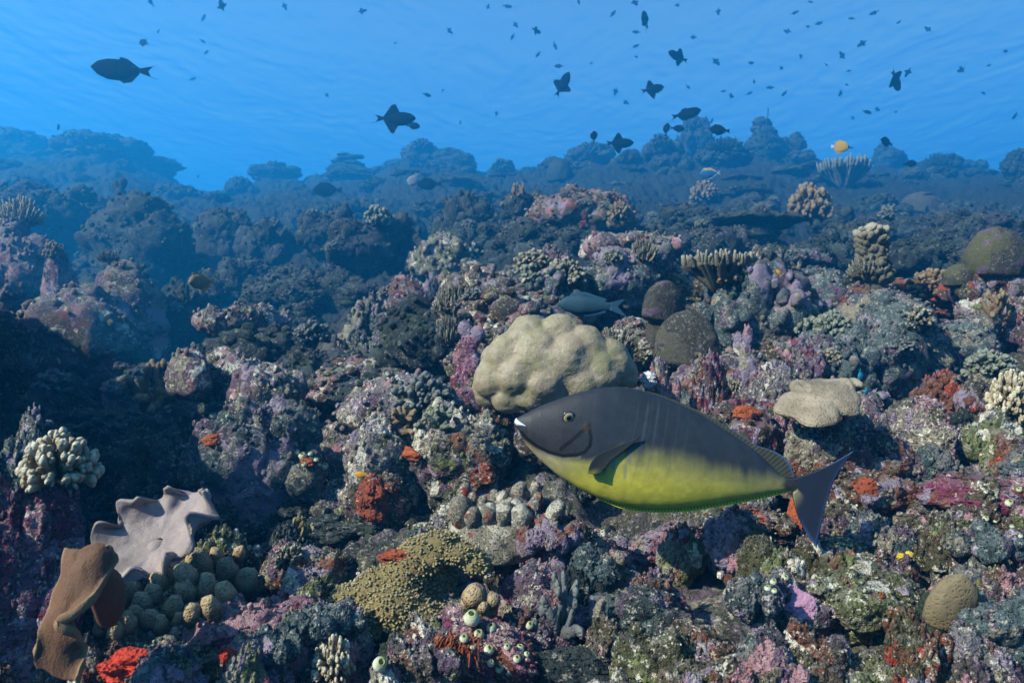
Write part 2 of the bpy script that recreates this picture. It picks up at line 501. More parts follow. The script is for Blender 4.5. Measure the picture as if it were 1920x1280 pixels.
GZ = SURF + ripple(X.ravel(), Yg.ravel())
me = mesh_np('water_surface', np.stack([X.ravel(), Yg.ravel(), GZ], -1), [grid_faces(nr, nc)], t.m)
tag(obj('water_surface', me), 'rippled sea surface seen from below', 'water', kind='structure')

t = NT('sea_water')
pv = t.n('ShaderNodeVolumePrincipled')
pv.inputs['Color'].default_value = (.015, .27, .74, 1)
pv.inputs['Absorption Color'].default_value = (0, .08, .6, 1)
pv.inputs['Density'].default_value = .046
pv.inputs['Anisotropy'].default_value = .34
t.l(pv.outputs[0], t.out.inputs['Volume'])
x0, x1, y0, y1, z0, z1 = -138, 138, -132, 140, -4.4, 11.3
bm = bmesh.new(); bmesh.ops.create_cube(bm, size=1)
for vv in bm.verts: vv.co = ((x0 if vv.co.x < 0 else x1), (y0 if vv.co.y < 0 else y1), (z0 if vv.co.z < 0 else z1))
me = bpy.data.meshes.new('haze'); bm.to_mesh(me); bm.free(); me.materials.append(t.m)
tag(obj('haze', me), 'clear blue sea water', 'water', kind='stuff')
# ------------------------------------------------------------------ rock and coral prototypes (all fit a unit box: x, y -0.5..0.5, z 0..1)
def eval_remesh(v, f, voxel, it=3):
    me = mesh_np('tmp', v, f)
    o = bpy.data.objects.new('tmp', me); C.objects.link(o)
    m = o.modifiers.new('r', 'REMESH'); m.mode = 'VOXEL'; m.voxel_size = voxel
    s = o.modifiers.new('s', 'SMOOTH'); s.factor = .5; s.iterations = it
    dg = bpy.context.evaluated_depsgraph_get()
    ev = bpy.data.meshes.new_from_object(o.evaluated_get(dg))
    bpy.data.objects.remove(o); bpy.data.meshes.remove(me)
    return arrays(ev, True)

def arrays(me, kill=False):
    nv = len(me.vertices)
    v = np.empty(nv * 3, np.float32); me.vertices.foreach_get('co', v)
    nn = np.empty(nv * 3, np.float32); me.vertices.foreach_get('normal', nn)
    li = np.empty(len(me.loops), np.int32); me.loops.foreach_get('vertex_index', li)
    ls = np.empty(len(me.polygons), np.int32); me.polygons.foreach_get('loop_start', ls)
    lt = np.empty(len(me.polygons), np.int32); me.polygons.foreach_get('loop_total', lt)
    f = []
    for k in (3, 4):
        s = ls[lt == k]
        if len(s): f.append(li[s[:, None] + np.arange(k)[None, :]])
    if kill: bpy.data.meshes.remove(me)
    return v.reshape(-1, 3).astype(float), nn.reshape(-1, 3).astype(float), f

def normals(v, f):
    me = mesh_np('tmp', v, f); r = arrays(me, True)[1]
    return r

def unit(v):
    lo, hi = v.min(0), v.max(0)
    w = v - (lo + hi) / 2; w = w / (hi - lo); w[:, 2] += .5
    return w

def set_tip(me, t):
    a = me.attributes.new('tip', 'FLOAT', 'POINT'); a.data.foreach_set('value', t.astype(np.float32))

def spheres(cs, rs, sub=3):
    b, f = ICO[sub]
    return merge([(b * np.asarray(r) + np.asarray(c), [f]) for c, r in zip(cs, rs)])

def nubs_on(v, nn, rng, count, r0, r1, sub=1, up=-.2, stretch=1.5):
    ok = np.where(nn[:, 2] > up)[0]
    out = []
    b, f = ICO[sub]
    for i in rng.choice(ok, count):
        r = rng.uniform(r0, r1); d = nn[i] + rng.normal(0, .25, 3); d /= np.linalg.norm(d)
        s = rng.uniform(1, stretch)
        q = b * r; q = q + np.outer(q @ d, d) * (s - 1)
        q = q * (1 + .18 * rng.normal(0, 1, (len(q), 1)) * (sub > 1)) + v[i] + d * r * .45 * s
        out.append((q, [f]))
    return out

def make_rock(name, seed, kind='lumpy', voxel=.045, nub=260):
    rng = np.random.default_rng(seed)
    cs, rs = [], []
    if kind == 'lumpy':
        for k in range(13):
            d = rng.normal(0, 1, 3); d /= np.linalg.norm(d); cs.append(d * rng.uniform(.2, .75) * np.array([1, 1, .7])); rs.append(rng.uniform(.28, .52))
    elif kind == 'ledge':
        for k in range(16):
            a = rng.uniform(0, 6.28); q = rng.uniform(.2, 1.0); cs.append([q * math.cos(a), q * math.sin(a), .35 + rng.normal(0, .07)]); rs.append(np.array([1, 1, .55]) * rng.uniform(.2, .4))
        for k in range(5):
            cs.append([rng.normal(0, .25), rng.normal(.15, .25), -.15 - .1 * k]); rs.append(rng.uniform(.32, .5))
    elif kind == 'crag':
        for k in range(22):
            d = rng.normal(0, 1, 3); d /= np.linalg.norm(d); d[2] = abs(d[2]) * .9
            cs.append(d * rng.uniform(.2, .95)); rs.append(rng.uniform(.14, .42) * np.array([rng.uniform(.8, 1.3), 1, rng.uniform(.7, 1.3)]))
        cs.append([0, 0, 0]); rs.append(.6)
    elif kind == 'knobby':
        for k in range(46):
            d = rng.normal(0, 1, 3); d /= np.linalg.norm(d); d[2] = abs(d[2]) - .15
            cs.append(d * rng.uniform(.55, .85)); rs.append(rng.uniform(.12, .24))
        cs.append([0, 0, 0]); rs.append(.65)
    elif kind == 'spire':
        for k in range(12):
            h = k / 11; cs.append([rng.normal(0, .1), rng.normal(0, .1), h * 1.8]); rs.append((.5 - .32 * h) * rng.uniform(.8, 1.15))
    elif kind == 'bommie':
        for k in range(9):
            cs.append([rng.normal(0, .4), rng.normal(0, .35), rng.uniform(-.2, .45)]); rs.append(rng.uniform(.3, .5))
        for k in range(26):
            d = rng.normal(0, 1, 3); d /= np.linalg.norm(d); d[2] = abs(d[2])
            cs.append(d * rng.uniform(.6, .95) * np.array([1, .9, 1])); rs.append(rng.uniform(.09, .22))
    v, f = spheres(cs, rs)
    v, nn, f = eval_remesh(v, f, voxel)
    o = seed * 13.7
    p = v + o
    d1, c1 = worley3(p * 2.2, seed); d2, c2 = worley3(p * 5.5, seed + 3)
    dis = .10 * (mound(d1) - .5) + .055 * (mound(d2) - .4) + .05 * fbm(p * 4, 3, seed) + .022 * fbm(p * 17, 3, seed + 50)
    dis -= np.where(c1 > .7, .2 * np.clip(1 - d1 * 1.6, 0, 1), 0)
    if kind in ('crag', 'lumpy', 'ledge'): dis += .05 * np.tanh(2.5 * np.sin(v[:, 2] * 7.5 + 2.2 * fbm(p * 1.6, 2, seed + 31))) * (1 - np.abs(nn[:, 2]))
    if kind != 'spire': dis += .06 * (1 - 2 * np.abs(vnoise(p * 2.6, seed + 77)))
    if kind in ('crag', 'bommie'): dis += .05 * np.abs(fbm(p * 7, 3, seed + 90))
    v = v + nn * dis[:, None]
    nn = normals(v, f)
    parts = [(v, f)] + nubs_on(v, nn, rng, nub, .012, .05, 1)
    if kind == 'knobby': parts += nubs_on(v, nn, rng, 90, .05, .1, 2)
    v, f = merge(parts)
    return mesh_np(name, unit(v), f, M['mixed'])

PROTO = {}
for kind, seeds, vox, nb in (('lumpy', (1, 2, 3, 4), .045, 260), ('ledge', (11, 12, 13), .045, 300), ('crag', (21, 22, 23), .042, 320),
                             ('knobby', (31, 32), .042, 200), ('spire', (41, 42), .05, 160), ('bommie', (51, 52, 53, 54), .045, 420)):
    for s in seeds: PROTO.setdefault(kind, []).append(make_rock('reef_rock_' + kind, s, kind, vox, nb))

def hemi(rng, n, lo=-.05):
    k = np.arange(n) + .5
    z = 1 - k / n * (1 - lo); a = k * 2.39996 + rng.uniform(0, 6)
    r = np.sqrt(np.clip(1 - z * z, 0, 1))
    d = np.stack([r * np.cos(a), r * np.sin(a), z], -1) + rng.normal(0, .1, (n, 3))
    return d / np.linalg.norm(d, axis=1)[:, None]

def make_coral(name, seed, kind, mat):
    rng = np.random.default_rng(seed + 500)
    parts = []
    if kind == 'cauliflower':
        for d in hemi(rng, 85):
            L = rng.uniform(.82, 1.05); side = rng.normal(0, .08, 3)
            pts = [d * L * q + side * math.sin(q * 3) for q in (.15, .5, .78, .95)]
            parts.append(tube(pts, np.array([.05, .07, .085, .1]) * rng.uniform(.8, 1.2), 8))
            for k in range(2):
                e = d + rng.normal(0, .5, 3); e /= np.linalg.norm(e)
                parts.append(tube([d * L * .7, d * L * .7 + e * .16, d * L * .74 + e * .24], np.array([.05, .06, .06]) * rng.uniform(.8, 1.1), 6))
    elif kind == 'finger':
        for d in hemi(rng, 120, .12):
            d = d * np.array([1.1, 1.1, .75]); L = rng.uniform(.8, 1.08)
            pts = [d * .1, d * L * .5, d * L * .8 + np.array([0, 0, .05]), d * L * .92 + np.array([0, 0, .17])]
            parts.append(tube(pts, np.array([.05, .05, .045, .032]) * rng.uniform(.85, 1.25), 6))
            for k in range(3):
                e = rng.normal(0, .6, 3) + np.array([0, 0, .8]); e /= np.linalg.norm(e)
                q0 = d * L * rng.uniform(.6, .85)
                parts.append(tube([q0, q0 + e * .08, q0 + e * .16], [.035, .032, .022], 5))
    elif kind == 'table':
        a = rng.uniform(0, 6.28, 260); r = np.sqrt(rng.uniform(0, 1, 260))
        for x, y, rr in zip(r * np.cos(a), r * np.sin(a), r):
            z0 = .55 + .12 * rr
            e = np.array([x * .25, y * .25, 1.0]) + rng.normal(0, .18, 3); e /= np.linalg.norm(e)
            L = rng.uniform(.16, .3)
            parts.append(tube([[x, y, z0], np.array([x, y, z0]) + e * L * .6, np.array([x, y, z0]) + e * L], np.array([.05, .045, .03]) * rng.uniform(.8, 1.3), 6))
        for k in range(60):
            b = rng.uniform(0, 6.28); q = rng.uniform(.5, 1.0)
            parts.append(tube([[0, 0, .05], [q * .4 * math.cos(b), q * .4 * math.sin(b), .3], [q * math.cos(b), q * math.sin(b), .55 + .12 * q]], [.12, .09, .06], 6))
    elif kind == 'forked':
        def br(p, d, L, r, lev):
            pts = [p, p + d * L * .5 + rng.normal(0, .03, 3), p + d * L]
            parts.append(tube(pts, [r, r * .95, r * 1.02], 9))
            if lev:
                for k in range(2):
                    e = d + rng.normal(0, .75, 3); e[2] = max(e[2], -.1); e /= np.linalg.norm(e)
                    br(pts[-1], e, L * .75, r * .92, lev - 1)
        for d in hemi(rng, 7, .1): br(d * .1, d, .45, .12, 2)
    elif kind == 'knobtower':
        for k in range(170):
            h = rng.uniform(0, 1) ** .8; a = rng.uniform(0, 6.28); r = .42 - .16 * h + .05 * math.sin(h * 9)
            q = np.array([r * math.cos(a), r * math.sin(a), h * 1.7])
            e = np.array([math.cos(a), math.sin(a), .7]); e /= np.linalg.norm(e)
            parts.append(tube([q * np.array([.5, .5, 1]), q, q + e * .1], np.array([.1, .09, .075]) * rng.uniform(.8, 1.3), 7))
        parts.append(tube([[0, 0, 0], [0, 0, .8], [0, 0, 1.65]], [.42, .34, .24], 14))
    v, f = merge(parts)
    c = v - np.array([0, 0, .0])
    rr = np.linalg.norm(c * (np.array([1, 1, 1]) if kind != 'table' else np.array([.0, .0, 1])), axis=1)
    tip = smooth(.72 * rr.max(), .98 * rr.max(), rr)
    p = v * 9 + seed
    v = v + .012 * np.stack([vnoise(p, 1), vnoise(p, 2), vnoise(p, 3)], -1)
    me = mesh_np(name, unit(v), f, mat)
    set_tip(me, tip)
    return me

COR = {'cauliflower': [make_coral('coral', s, 'cauliflower', M['cream']) for s in (1, 2)],
       'finger': [make_coral('coral', s, 'finger', M['cream']) for s in (3, 4)],
       'table': [make_coral('coral', 5, 'table', M['cream'])],
       'forked': [make_coral('coral', s, 'forked', M['tan']) for s in (6, 7)],
       'knobtower': [make_coral('coral', 8, 'knobtower', M['cream'])]}

def make_dome(name, seed, mat, lob=.06, flatten=.0, sub=5, sx=2.4):
    v, f = ICO[sub]; v = v.copy()
    p = v * np.array([sx, sx, sx * .8]) + seed
    d, c = worley3(p, seed)
    v = v * (1 + lob * (mound(d) - .5) + .04 * fbm(v * 2 + seed, 3, seed) + .008 * fbm(v * 14 + seed, 2, seed))[:, None]
    v = v[:, :] * np.array([1, 1, .9]); v[:, 2] = np.where(v[:, 2] < -.35, -.35 + (v[:, 2] + .35) * .25, v[:, 2])
    return mesh_np(name, unit(v), [f], mat)
DOME = [make_dome('dome', s, M['domecoral'], .05) for s in (3, 5)]

rnd = random.Random(7)
def far_off(Y): return float(np.interp(Y, [0, 2.3, 3, 4, 5.5, 7.5, 10, 13], [0, 2.4, 3.4, 5.5, 9.5, 16, 25, 36]))
def ground(x, y): return float(reef_z(np.array([x], float), np.array([y], float))[0])

def place(me, name, cx, top, bot, w, mat=None, label=None, cat='rock', group=None, Y=None, dep=.85, rot=None, tilt=0, sink=.03, lean=0, behind=.35):
    Y = Y or solve(cx, bot)
    ww = w / FPX * Y
    d = ww * dep
    yc = Y + behind * d
    ww = w / FPX * yc
    x = (cx - 960) / FPX * yc
    zt = (640 - top) / FPX * yc
    zb = min(ground(x - .3 * ww, yc), ground(x + .3 * ww, yc), ground(x, yc - .35 * d), ground(x, yc + .3 * d), zt - .12 * ww) - sink * ww
    rz = rot if rot is not None else (rnd.choice((0, math.pi)) + rnd.uniform(-.5, .5))
    o = obj(name, me, None, mat)
    o.location = (x, yc, zb); o.rotation_euler = (tilt, lean, rz); o.scale = (ww * 1.05, d, zt - zb)
    return tag(o, label, cat, group)

INFO = {}
def pick(kind): return rnd.choice(PROTO[kind])
def rock(kind, cx, top, bot, w, mat, label, **kw):
    o = place(pick(kind), kw.pop('name', 'reef_rock'), cx, top, bot, w, M[mat], label, kw.pop('cat', 'rock'), **kw)
    INFO[o.name] = (kind, mat, cx, top)
    return o

# ------------------------------------------------------------------ crest of the reef against open water
CREST = [(35, 246, 345, 135, 11.0, 'lumpy', 'smooth-shouldered coral mound at the end of the hazy reef crest'),
 (190, 246, 350, 170, 10.0, 'bommie', 'broad hazy coral outcrop with a jagged knobbly edge on the crest'),
 (265, 285, 352, 150, 10.3, 'lumpy', 'sloping hazy shoulder running down from the broad crest outcrop'),
 (445, 330, 362, 55, 10.5, 'bommie', 'small bushy coral knob beside the notch in the reef crest'),
 (512, 303, 365, 95, 10.5, 'crag', 'hazy crest rock with a beak-like horn on top'),
 (655, 285, 365, 82, 10.5, 'spire', 'hazy thumb-shaped coral pinnacle standing alone on the crest'),
 (725, 312, 365, 70, 11.5, 'bommie', 'low bushy coral head between two crest pinnacles'),
 (790, 263, 360, 84, 10.5, 'bommie', 'bushy-topped coral head, tallest of the middle crest'),
 (848, 277, 362, 90, 10.2, 'lumpy', 'double rounded coral hump joined to the bushy crest head'),
 (940, 300, 358, 60, 10.0, 'bommie', 'small flat-topped coral head alone in the middle of the crest'),
 (1042, 292, 355, 66, 9.0, 'lumpy', 'pale-edged round dome coral on the crest beside a leaning crag'),
 (1108, 270, 352, 100, 9.6, 'crag', 'leaning crag of coral with a bushy peak on the crest'),
 (1172, 282, 352, 70, 8.6, 'bommie', 'ragged coral stack just below the trigger-shaped dark fish'),
 (1240, 254, 345, 88, 8.8, 'bommie', 'lumpy coral stack with pale mottling on the high crest'),
 (1305, 222, 345, 80, 9.6, 'bommie', 'tall ragged coral pinnacle rising behind the oval dark fish'),
 (1358, 262, 345, 108, 8.6, 'knobby', 'wide fuzzy dome coral in the saddle of the high crest'),
 (1432, 216, 340, 78, 9.6, 'spire', 'tallest coral pinnacle, with the sea whip rising before it'),
 (1474, 248, 345, 66, 9.8, 'crag', 'flag-shaped coral crag leaning off the tallest pinnacle'),
 (1500, 283, 350, 72, 9.4, 'bommie', 'blunt coral head at the foot of the high crest'),
 (1600, 296, 352, 60, 10.5, 'bommie', 'faint low coral head behind the spiky table coral'),
 (1668, 268, 352, 74, 10.8, 'lumpy', 'faint rounded bommie with an oval dark fish at its tip'),
 (1758, 290, 360, 88, 9.5, 'bommie', 'knuckled coral head on the falling end of the crest'),
 (1832, 314, 365, 70, 9.0, 'lumpy', 'low blue coral hump on the falling end of the crest'),
 (1908, 276, 385, 64, 8.0, 'knobby', 'upright knuckled coral post cut by the picture edge')]
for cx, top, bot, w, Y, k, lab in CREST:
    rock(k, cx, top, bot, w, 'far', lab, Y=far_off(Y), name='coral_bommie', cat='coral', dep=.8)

# ------------------------------------------------------------------ middle slope
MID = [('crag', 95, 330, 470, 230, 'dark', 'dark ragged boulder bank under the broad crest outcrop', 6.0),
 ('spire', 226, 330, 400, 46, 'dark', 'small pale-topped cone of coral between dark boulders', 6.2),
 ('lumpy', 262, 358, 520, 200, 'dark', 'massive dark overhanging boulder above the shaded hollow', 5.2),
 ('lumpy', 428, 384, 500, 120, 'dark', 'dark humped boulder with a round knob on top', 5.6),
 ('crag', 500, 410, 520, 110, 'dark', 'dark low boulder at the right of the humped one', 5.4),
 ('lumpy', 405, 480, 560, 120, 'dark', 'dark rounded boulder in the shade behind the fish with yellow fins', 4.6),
 ('crag', 40, 395, 540, 190, 'purple', 'pinkish knobbly reef column at the edge, capped by a fuzzy tuft', 4.1),
 ('lumpy', 105, 455, 520, 60, 'purple', 'tan and lilac lump leaning out beside the knobbly column', 4.0),
 ('lumpy', 165, 478, 640, 290, 'mixed', 'wide domed boulder with a bright blue rim over deep shade', 3.6),
 ('crag', 330, 515, 620, 110, 'dark', 'dark crumbling shoulder of the wide domed boulder', 3.9),
 ('ledge', 455, 566, 660, 170, 'pale', 'pale wedge of rock sloping down out of the shade', 2.9),
 ('crag', 620, 385, 500, 120, 'dark', 'blue-grey crag on the slope beside the pale-flanked bank', 5.2),
 ('crag', 700, 400, 520, 190, 'dark', 'broad blue-grey bank of dead coral across the slope', 4.6),
 ('knobby', 835, 425, 530, 150, 'green', 'brown dome studded with small knobs in the middle slope', 3.9),
 ('lumpy', 760, 510, 600, 105, 'purple', 'lilac-topped lump beside the fan of cream finger coral', 2.9),
 ('knobby', 690, 545, 640, 130, 'bluegrey', 'grey knob-covered mound in the middle rubble', 2.8),
 ('lumpy', 950, 545, 640, 130, 'bluegrey', 'grey boulder at the back of the big lobed coral', 2.7),
 ('knobby', 1035, 455, 560, 130, 'purple', 'lilac pitted boulder with pale knobs on its foot', 3.2),
 ('crag', 1085, 350, 490, 200, 'rust', 'dark red-brown outcrop, largest of the upper slope', 4.3),
 ('crag', 990, 355, 440, 110, 'dark', 'pale-flanked crag next to the red-brown outcrop', 4.8),
 ('knobby', 880, 355, 450, 150, 'dark', 'knobbly grey bank below the flat-topped crest head', 5.0),
 ('ledge', 1180, 430, 560, 190, 'mixed', 'shaded ledge roofing the hole where the blue fish hides', 3.2),
 ('crag', 1370, 505, 640, 160, 'mixed', 'reef block carrying the wide cream table of fingers', 2.9),
 ('knobby', 1290, 380, 470, 150, 'dark', 'grey knobbly shelf under the high crest', 4.9),
 ('ledge', 1390, 400, 480, 210, 'dark', 'long dark shelf across the upper slope', 4.7),
 ('lumpy', 1545, 505, 620, 150, 'bluegrey', 'grey lumpy block left of the knobbed tower', 2.7),
 ('lumpy', 1630, 520, 640, 130, 'purple', 'lilac-patched block supporting the knobbed tower', 2.6),
 ('crag', 1740, 590, 720, 280, 'mixed', 'long lilac-edged ledge over a dim recess', 2.35),
 ('ledge', 1850, 500, 640, 150, 'rust', 'wine-red faced block below the round dome coral', 2.6),
 ('crag', 1720, 400, 480, 140, 'dark', 'dark blue bank of coral on the right upper slope', 5.0),
 ('lumpy', 1840, 400, 480, 130, 'dark', 'shadowy boulder above the round dome coral', 4.4),
 ('crag', 1600, 640, 760, 200, 'rust', 'brown shaded rock face beneath the knobbed tower', 2.2),
 ('crag', 1480, 610, 720, 150, 'mixed', 'shaded brown rubble bank below the sage corals', 2.3)]
for k, cx, top, bot, w, m, lab, Y in MID:
    rock(k, cx, top, bot, w, m, lab, Y=far_off(Y))

# ------------------------------------------------------------------ near reef blocks
NEAR = [('ledge', 445, 640, 760, 280, 'pale', 'pale and mauve shelf with dark holes over the hollow', 1.95),
 ('crag', 480, 735, 960, 250, 'bluegrey', 'big slanting block with knobs and a shaded slate-blue face', 1.62),
 ('lumpy', 740, 690, 830, 270, 'pale', 'pale lilac crusted boulder with a rough rounded top', 1.85),
 ('lumpy', 722, 770, 890, 150, 'pale', 'pink and olive speckled lump under the lilac boulder', 1.6),
 ('crag', 865, 745, 960, 210, 'mixed', 'brown and pink crusted block facing the big fish', 1.6),
 ('spire', 882, 597, 700, 84, 'magenta', 'stubby wine-purple stump beside the big lobed coral', 2.1),
 ('crag', 1070, 690, 800, 230, 'rust', 'dark crusted footing of the big lobed coral', 1.66),
 ('knobby', 1245, 660, 780, 90, 'purple', 'lilac knotty rock right of the big lobed coral', 1.75),
 ('knobby', 1335, 650, 760, 100, 'purple', 'rounded lilac lump left of the pale spire', 1.8),
 ('spire', 1395, 606, 740, 58, 'pale', 'pale pointed spire of rock', 1.8),
 ('lumpy', 1468, 672, 780, 165, 'pale', 'mauve and white crusted hump with an olive tuft', 1.65),
 ('crag', 1405, 735, 950, 240, 'magenta', 'purple and orange crusted rock face behind the big fish', 1.5),
 ('crag', 1545, 755, 920, 170, 'purple', 'purple crusted pillar under the rimmed cap coral', 1.42),
 ('lumpy', 1728, 738, 880, 110, 'pale', 'pale rounded head standing between darker blocks', 1.6),
 ('crag', 1650, 770, 920, 150, 'purple', 'pink and mauve crag right of the rimmed cap coral', 1.48),
 ('lumpy', 1880, 760, 920, 140, 'green', 'yellow-green speckled boulder below the pale knob coral', 1.45),
 ('crag', 1620, 850, 1040, 260, 'rust', 'red and olive crusted block behind the tail of the big fish', 1.32),
 ('crag', 1420, 930, 1080, 190, 'rust', 'rust-brown boulder beneath the belly of the big fish', 1.36),
 ('lumpy', 1265, 975, 1090, 180, 'purple', 'dull purple slab under the big fish', 1.3),
 ('crag', 1860, 880, 1080, 250, 'magenta', 'pink boulder dotted with white sea squirts', 1.2),
 ('knobby', 1760, 930, 1060, 170, 'mixed', 'knobbly mauve rubble left of the pink boulder', 1.25),
 ('lumpy', 1570, 1000, 1090, 160, 'green', 'fuzzy olive mound under the tip of the big tail', 1.16),
 ('knobby', 1130, 1000, 1130, 150, 'mixed', 'nodular brown rubble in the gap under the big fish', 1.2),
 ('lumpy', 1500, 1060, 1260, 200, 'pale', 'pale block with a bubblegum-pink patch', .95),
 ('crag', 1630, 1060, 1280, 250, 'green', 'mottled red, white and green block with the brown disc coral', .93),
 ('lumpy', 1780, 1075, 1250, 130, 'mixed', 'rock post carrying the brown disc coral', .92),
 ('ledge', 1895, 1090, 1310, 230, 'bluegrey', 'lilac-grey sloping slab in the corner of the reef', .8),
 ('lumpy', 1190, 1090, 1260, 250, 'bluegrey', 'blue-grey ledge ending in a rounded pale nose', .98),
 ('knobby', 1310, 1165, 1290, 190, 'rust', 'reddish nodule-covered rubble heap', .88),
 ('lumpy', 1380, 1225, 1330, 190, 'pale', 'pale low stone beside a black gap', .78),
 ('crag', 1620, 1225, 1340, 230, 'green', 'yellow-green crusted stone at the foot of the mottled block', .78),
 ('lumpy', 900, 1140, 1290, 240, 'magenta', 'magenta block on which the sea squirts sit', .86),
 ('crag', 540, 1130, 1300, 300, 'purple', 'lilac-topped crusted block with a scarlet underside', .84),
 ('lumpy', 330, 1150, 1320, 330, 'green', 'olive and brown mound bearing the brown knob coral', .82),
 ('crag', 25, 870, 1330, 240, 'magenta', 'tall wine-red and lilac crusted wall in the corner', .76),
 ('lumpy', 150, 1090, 1340, 210, 'magenta', 'reddish crusted block behind the brown leather coral', .88),
 ('knobby', 60, 755, 900, 190, 'bluegrey', 'dim mauve and green lump behind the white branching coral', 1.05),
 ('lumpy', 770, 1040, 1240, 260, 'green', 'mound under the olive polyp coral', 1.0),
 ('knobby', 930, 960, 1060, 210, 'bluegrey', 'teal-grey knobbly mound below the pale finger clump', 1.28),
 ('crag', 640, 950, 1090, 200, 'dark', 'dark shaded rubble mound left of the red sponge', 1.5),
 ('crag', 500, 1010, 1140, 170, 'dark', 'shaded blue-black rubble bank beyond the brown knob coral', 1.25),
 ('crag', 705, 880, 980, 110, 'rust', 'dark red-crusted rock behind the red sponge', 1.5),
 ('crag', 770, 1215, 1330, 170, 'dark', 'dark block between the lilac block and the sea squirts', .84),
 ('lumpy', 1060, 1215, 1340, 230, 'dark', 'shadowed stone in the dark gap under the blue-grey ledge', .85)]
for k, cx, top, bot, w, m, lab, Y in NEAR:
    rock(k, cx, top, bot, w, m, lab, Y=Y, dep=.7)

# ------------------------------------------------------------------ boulders strewn over the slope
for k in range(190):
    px = rnd.uniform(-60, 1990); Y = math.exp(rnd.uniform(math.log(.72), math.log(2.0)))
    py = float(base_py(np.array([px]), np.array([Y]))[0])
    w = rnd.uniform(.05, .12) * Y ** .6 * FPX / Y
    rock(rnd.choice(('lumpy', 'crag', 'knobby', 'knobby', 'ledge')), px, py - w * rnd.uniform(.3, .8) + 8, py + 20, w, 'dark' if px < 620 and Y > 1.25 else rnd.choice(('mixed', 'mixed', 'bluegrey', 'purple', 'rust', 'pale', 'green', 'dark')),  # dark stones in the hollow: shade put into their colour
         'fist-sized crusted stone in the foreground rubble', Y=Y, name='stone', cat='stone', group='stones of the foreground rubble')
for k in range(120):
    px = rnd.uniform(-60, 1980); Y = math.exp(rnd.uniform(math.log(9), math.log(33)))
    py = float(base_py(np.array([px]), np.array([Y]))[0])
    w = rnd.uniform(35, 95); hgt = w * rnd.uniform(.25, .5)
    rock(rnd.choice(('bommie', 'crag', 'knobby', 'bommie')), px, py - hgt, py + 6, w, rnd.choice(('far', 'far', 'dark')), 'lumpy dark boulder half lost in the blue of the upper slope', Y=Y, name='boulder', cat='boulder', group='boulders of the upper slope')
cnt = 0
for k in range(250):
    px = rnd.uniform(-150, 2070); Y = math.exp(rnd.uniform(math.log(1.9), math.log(30)))
    if cnt > 290: break
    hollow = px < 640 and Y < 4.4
    py = float(base_py(np.array([px]), np.array([Y]))[0])
    far = Y > 4.2 + rnd.uniform(-.6, .6)
    w = rnd.uniform(.10, .28) * Y ** .88 * FPX / Y
    hgt = w * rnd.uniform(.35, .8)
    if Y > 3.2: hgt = min(hgt, rnd.uniform(35, 70)); w = min(w, hgt * 2.6)
    if Y > 8: hgt = min(hgt, rnd.uniform(12, 34)); w = min(w, hgt * 3)
    kind = rnd.choice(('lumpy', 'crag', 'knobby', 'knobby', 'ledge', 'bommie') if not far else ('bommie', 'crag', 'knobby', 'bommie', 'lumpy'))
    m = rnd.choice(('mixed', 'bluegrey', 'purple', 'mixed', 'bluegrey', 'dark', 'dark', 'rust', 'dark')) if not far else rnd.choice(('far', 'dark', 'dark' if Y < 14 else 'far'))  # rocks get darker materials with distance, imitating light falloff
    if hollow: m = 'dark'  # shade of the hollow painted as dark rock
    rock(kind, px, py - hgt, py + 8, w, m, 'lumpy dark boulder half lost in the blue of the upper slope' if far else 'crusted lumpy boulder in the rubble of the middle slope',
         Y=Y, name='boulder', cat='boulder', group='boulders of the upper slope' if far else 'boulders of the middle slope')
    cnt += 1
# ------------------------------------------------------------------ growth on the rocks: placed where a look along that pixel meets the reef
UPD = True
def hit(px, py, step=6):
    if UPD: bpy.context.view_layer.update()
    dg = bpy.context.evaluated_depsgraph_get()
    d = at(px, py, 1).normalized()
    ok, loc, nrm, i, ob, mt = sc.ray_cast(dg, Vector((0, 0, 0)), d)
    if not ok or loc.y > 38: Y = solve(px, py); return at(px, py, Y), Vector((0, -.3, .95)), None
    if nrm.dot(d) > 0: nrm = -nrm
    return loc, nrm, ob

def grow(me, name, cx, top, bot, w, mat, label, cat='coral', group=None, Y=None, dep=.9, rot=None, lean=0, sink=.12):
    p, nrm, ob = hit(cx, bot - 3)
    if Y: p = at(cx, bot, Y)
    yc = p.y + .25 * dep * w / FPX * p.y
    ww = w / FPX * yc
    h = (bot - top) / FPX * yc
    x = (cx - 960) / FPX * yc
    o = obj(name, me, None, mat)
    o.location = (x, yc, (640 - bot) / FPX * yc - sink * h); o.scale = (ww, ww * dep, h * (1 + sink))
    o.rotation_euler = (0, lean, rot if rot is not None else rnd.uniform(0, 6.28))
    return tag(o, label, cat, group)

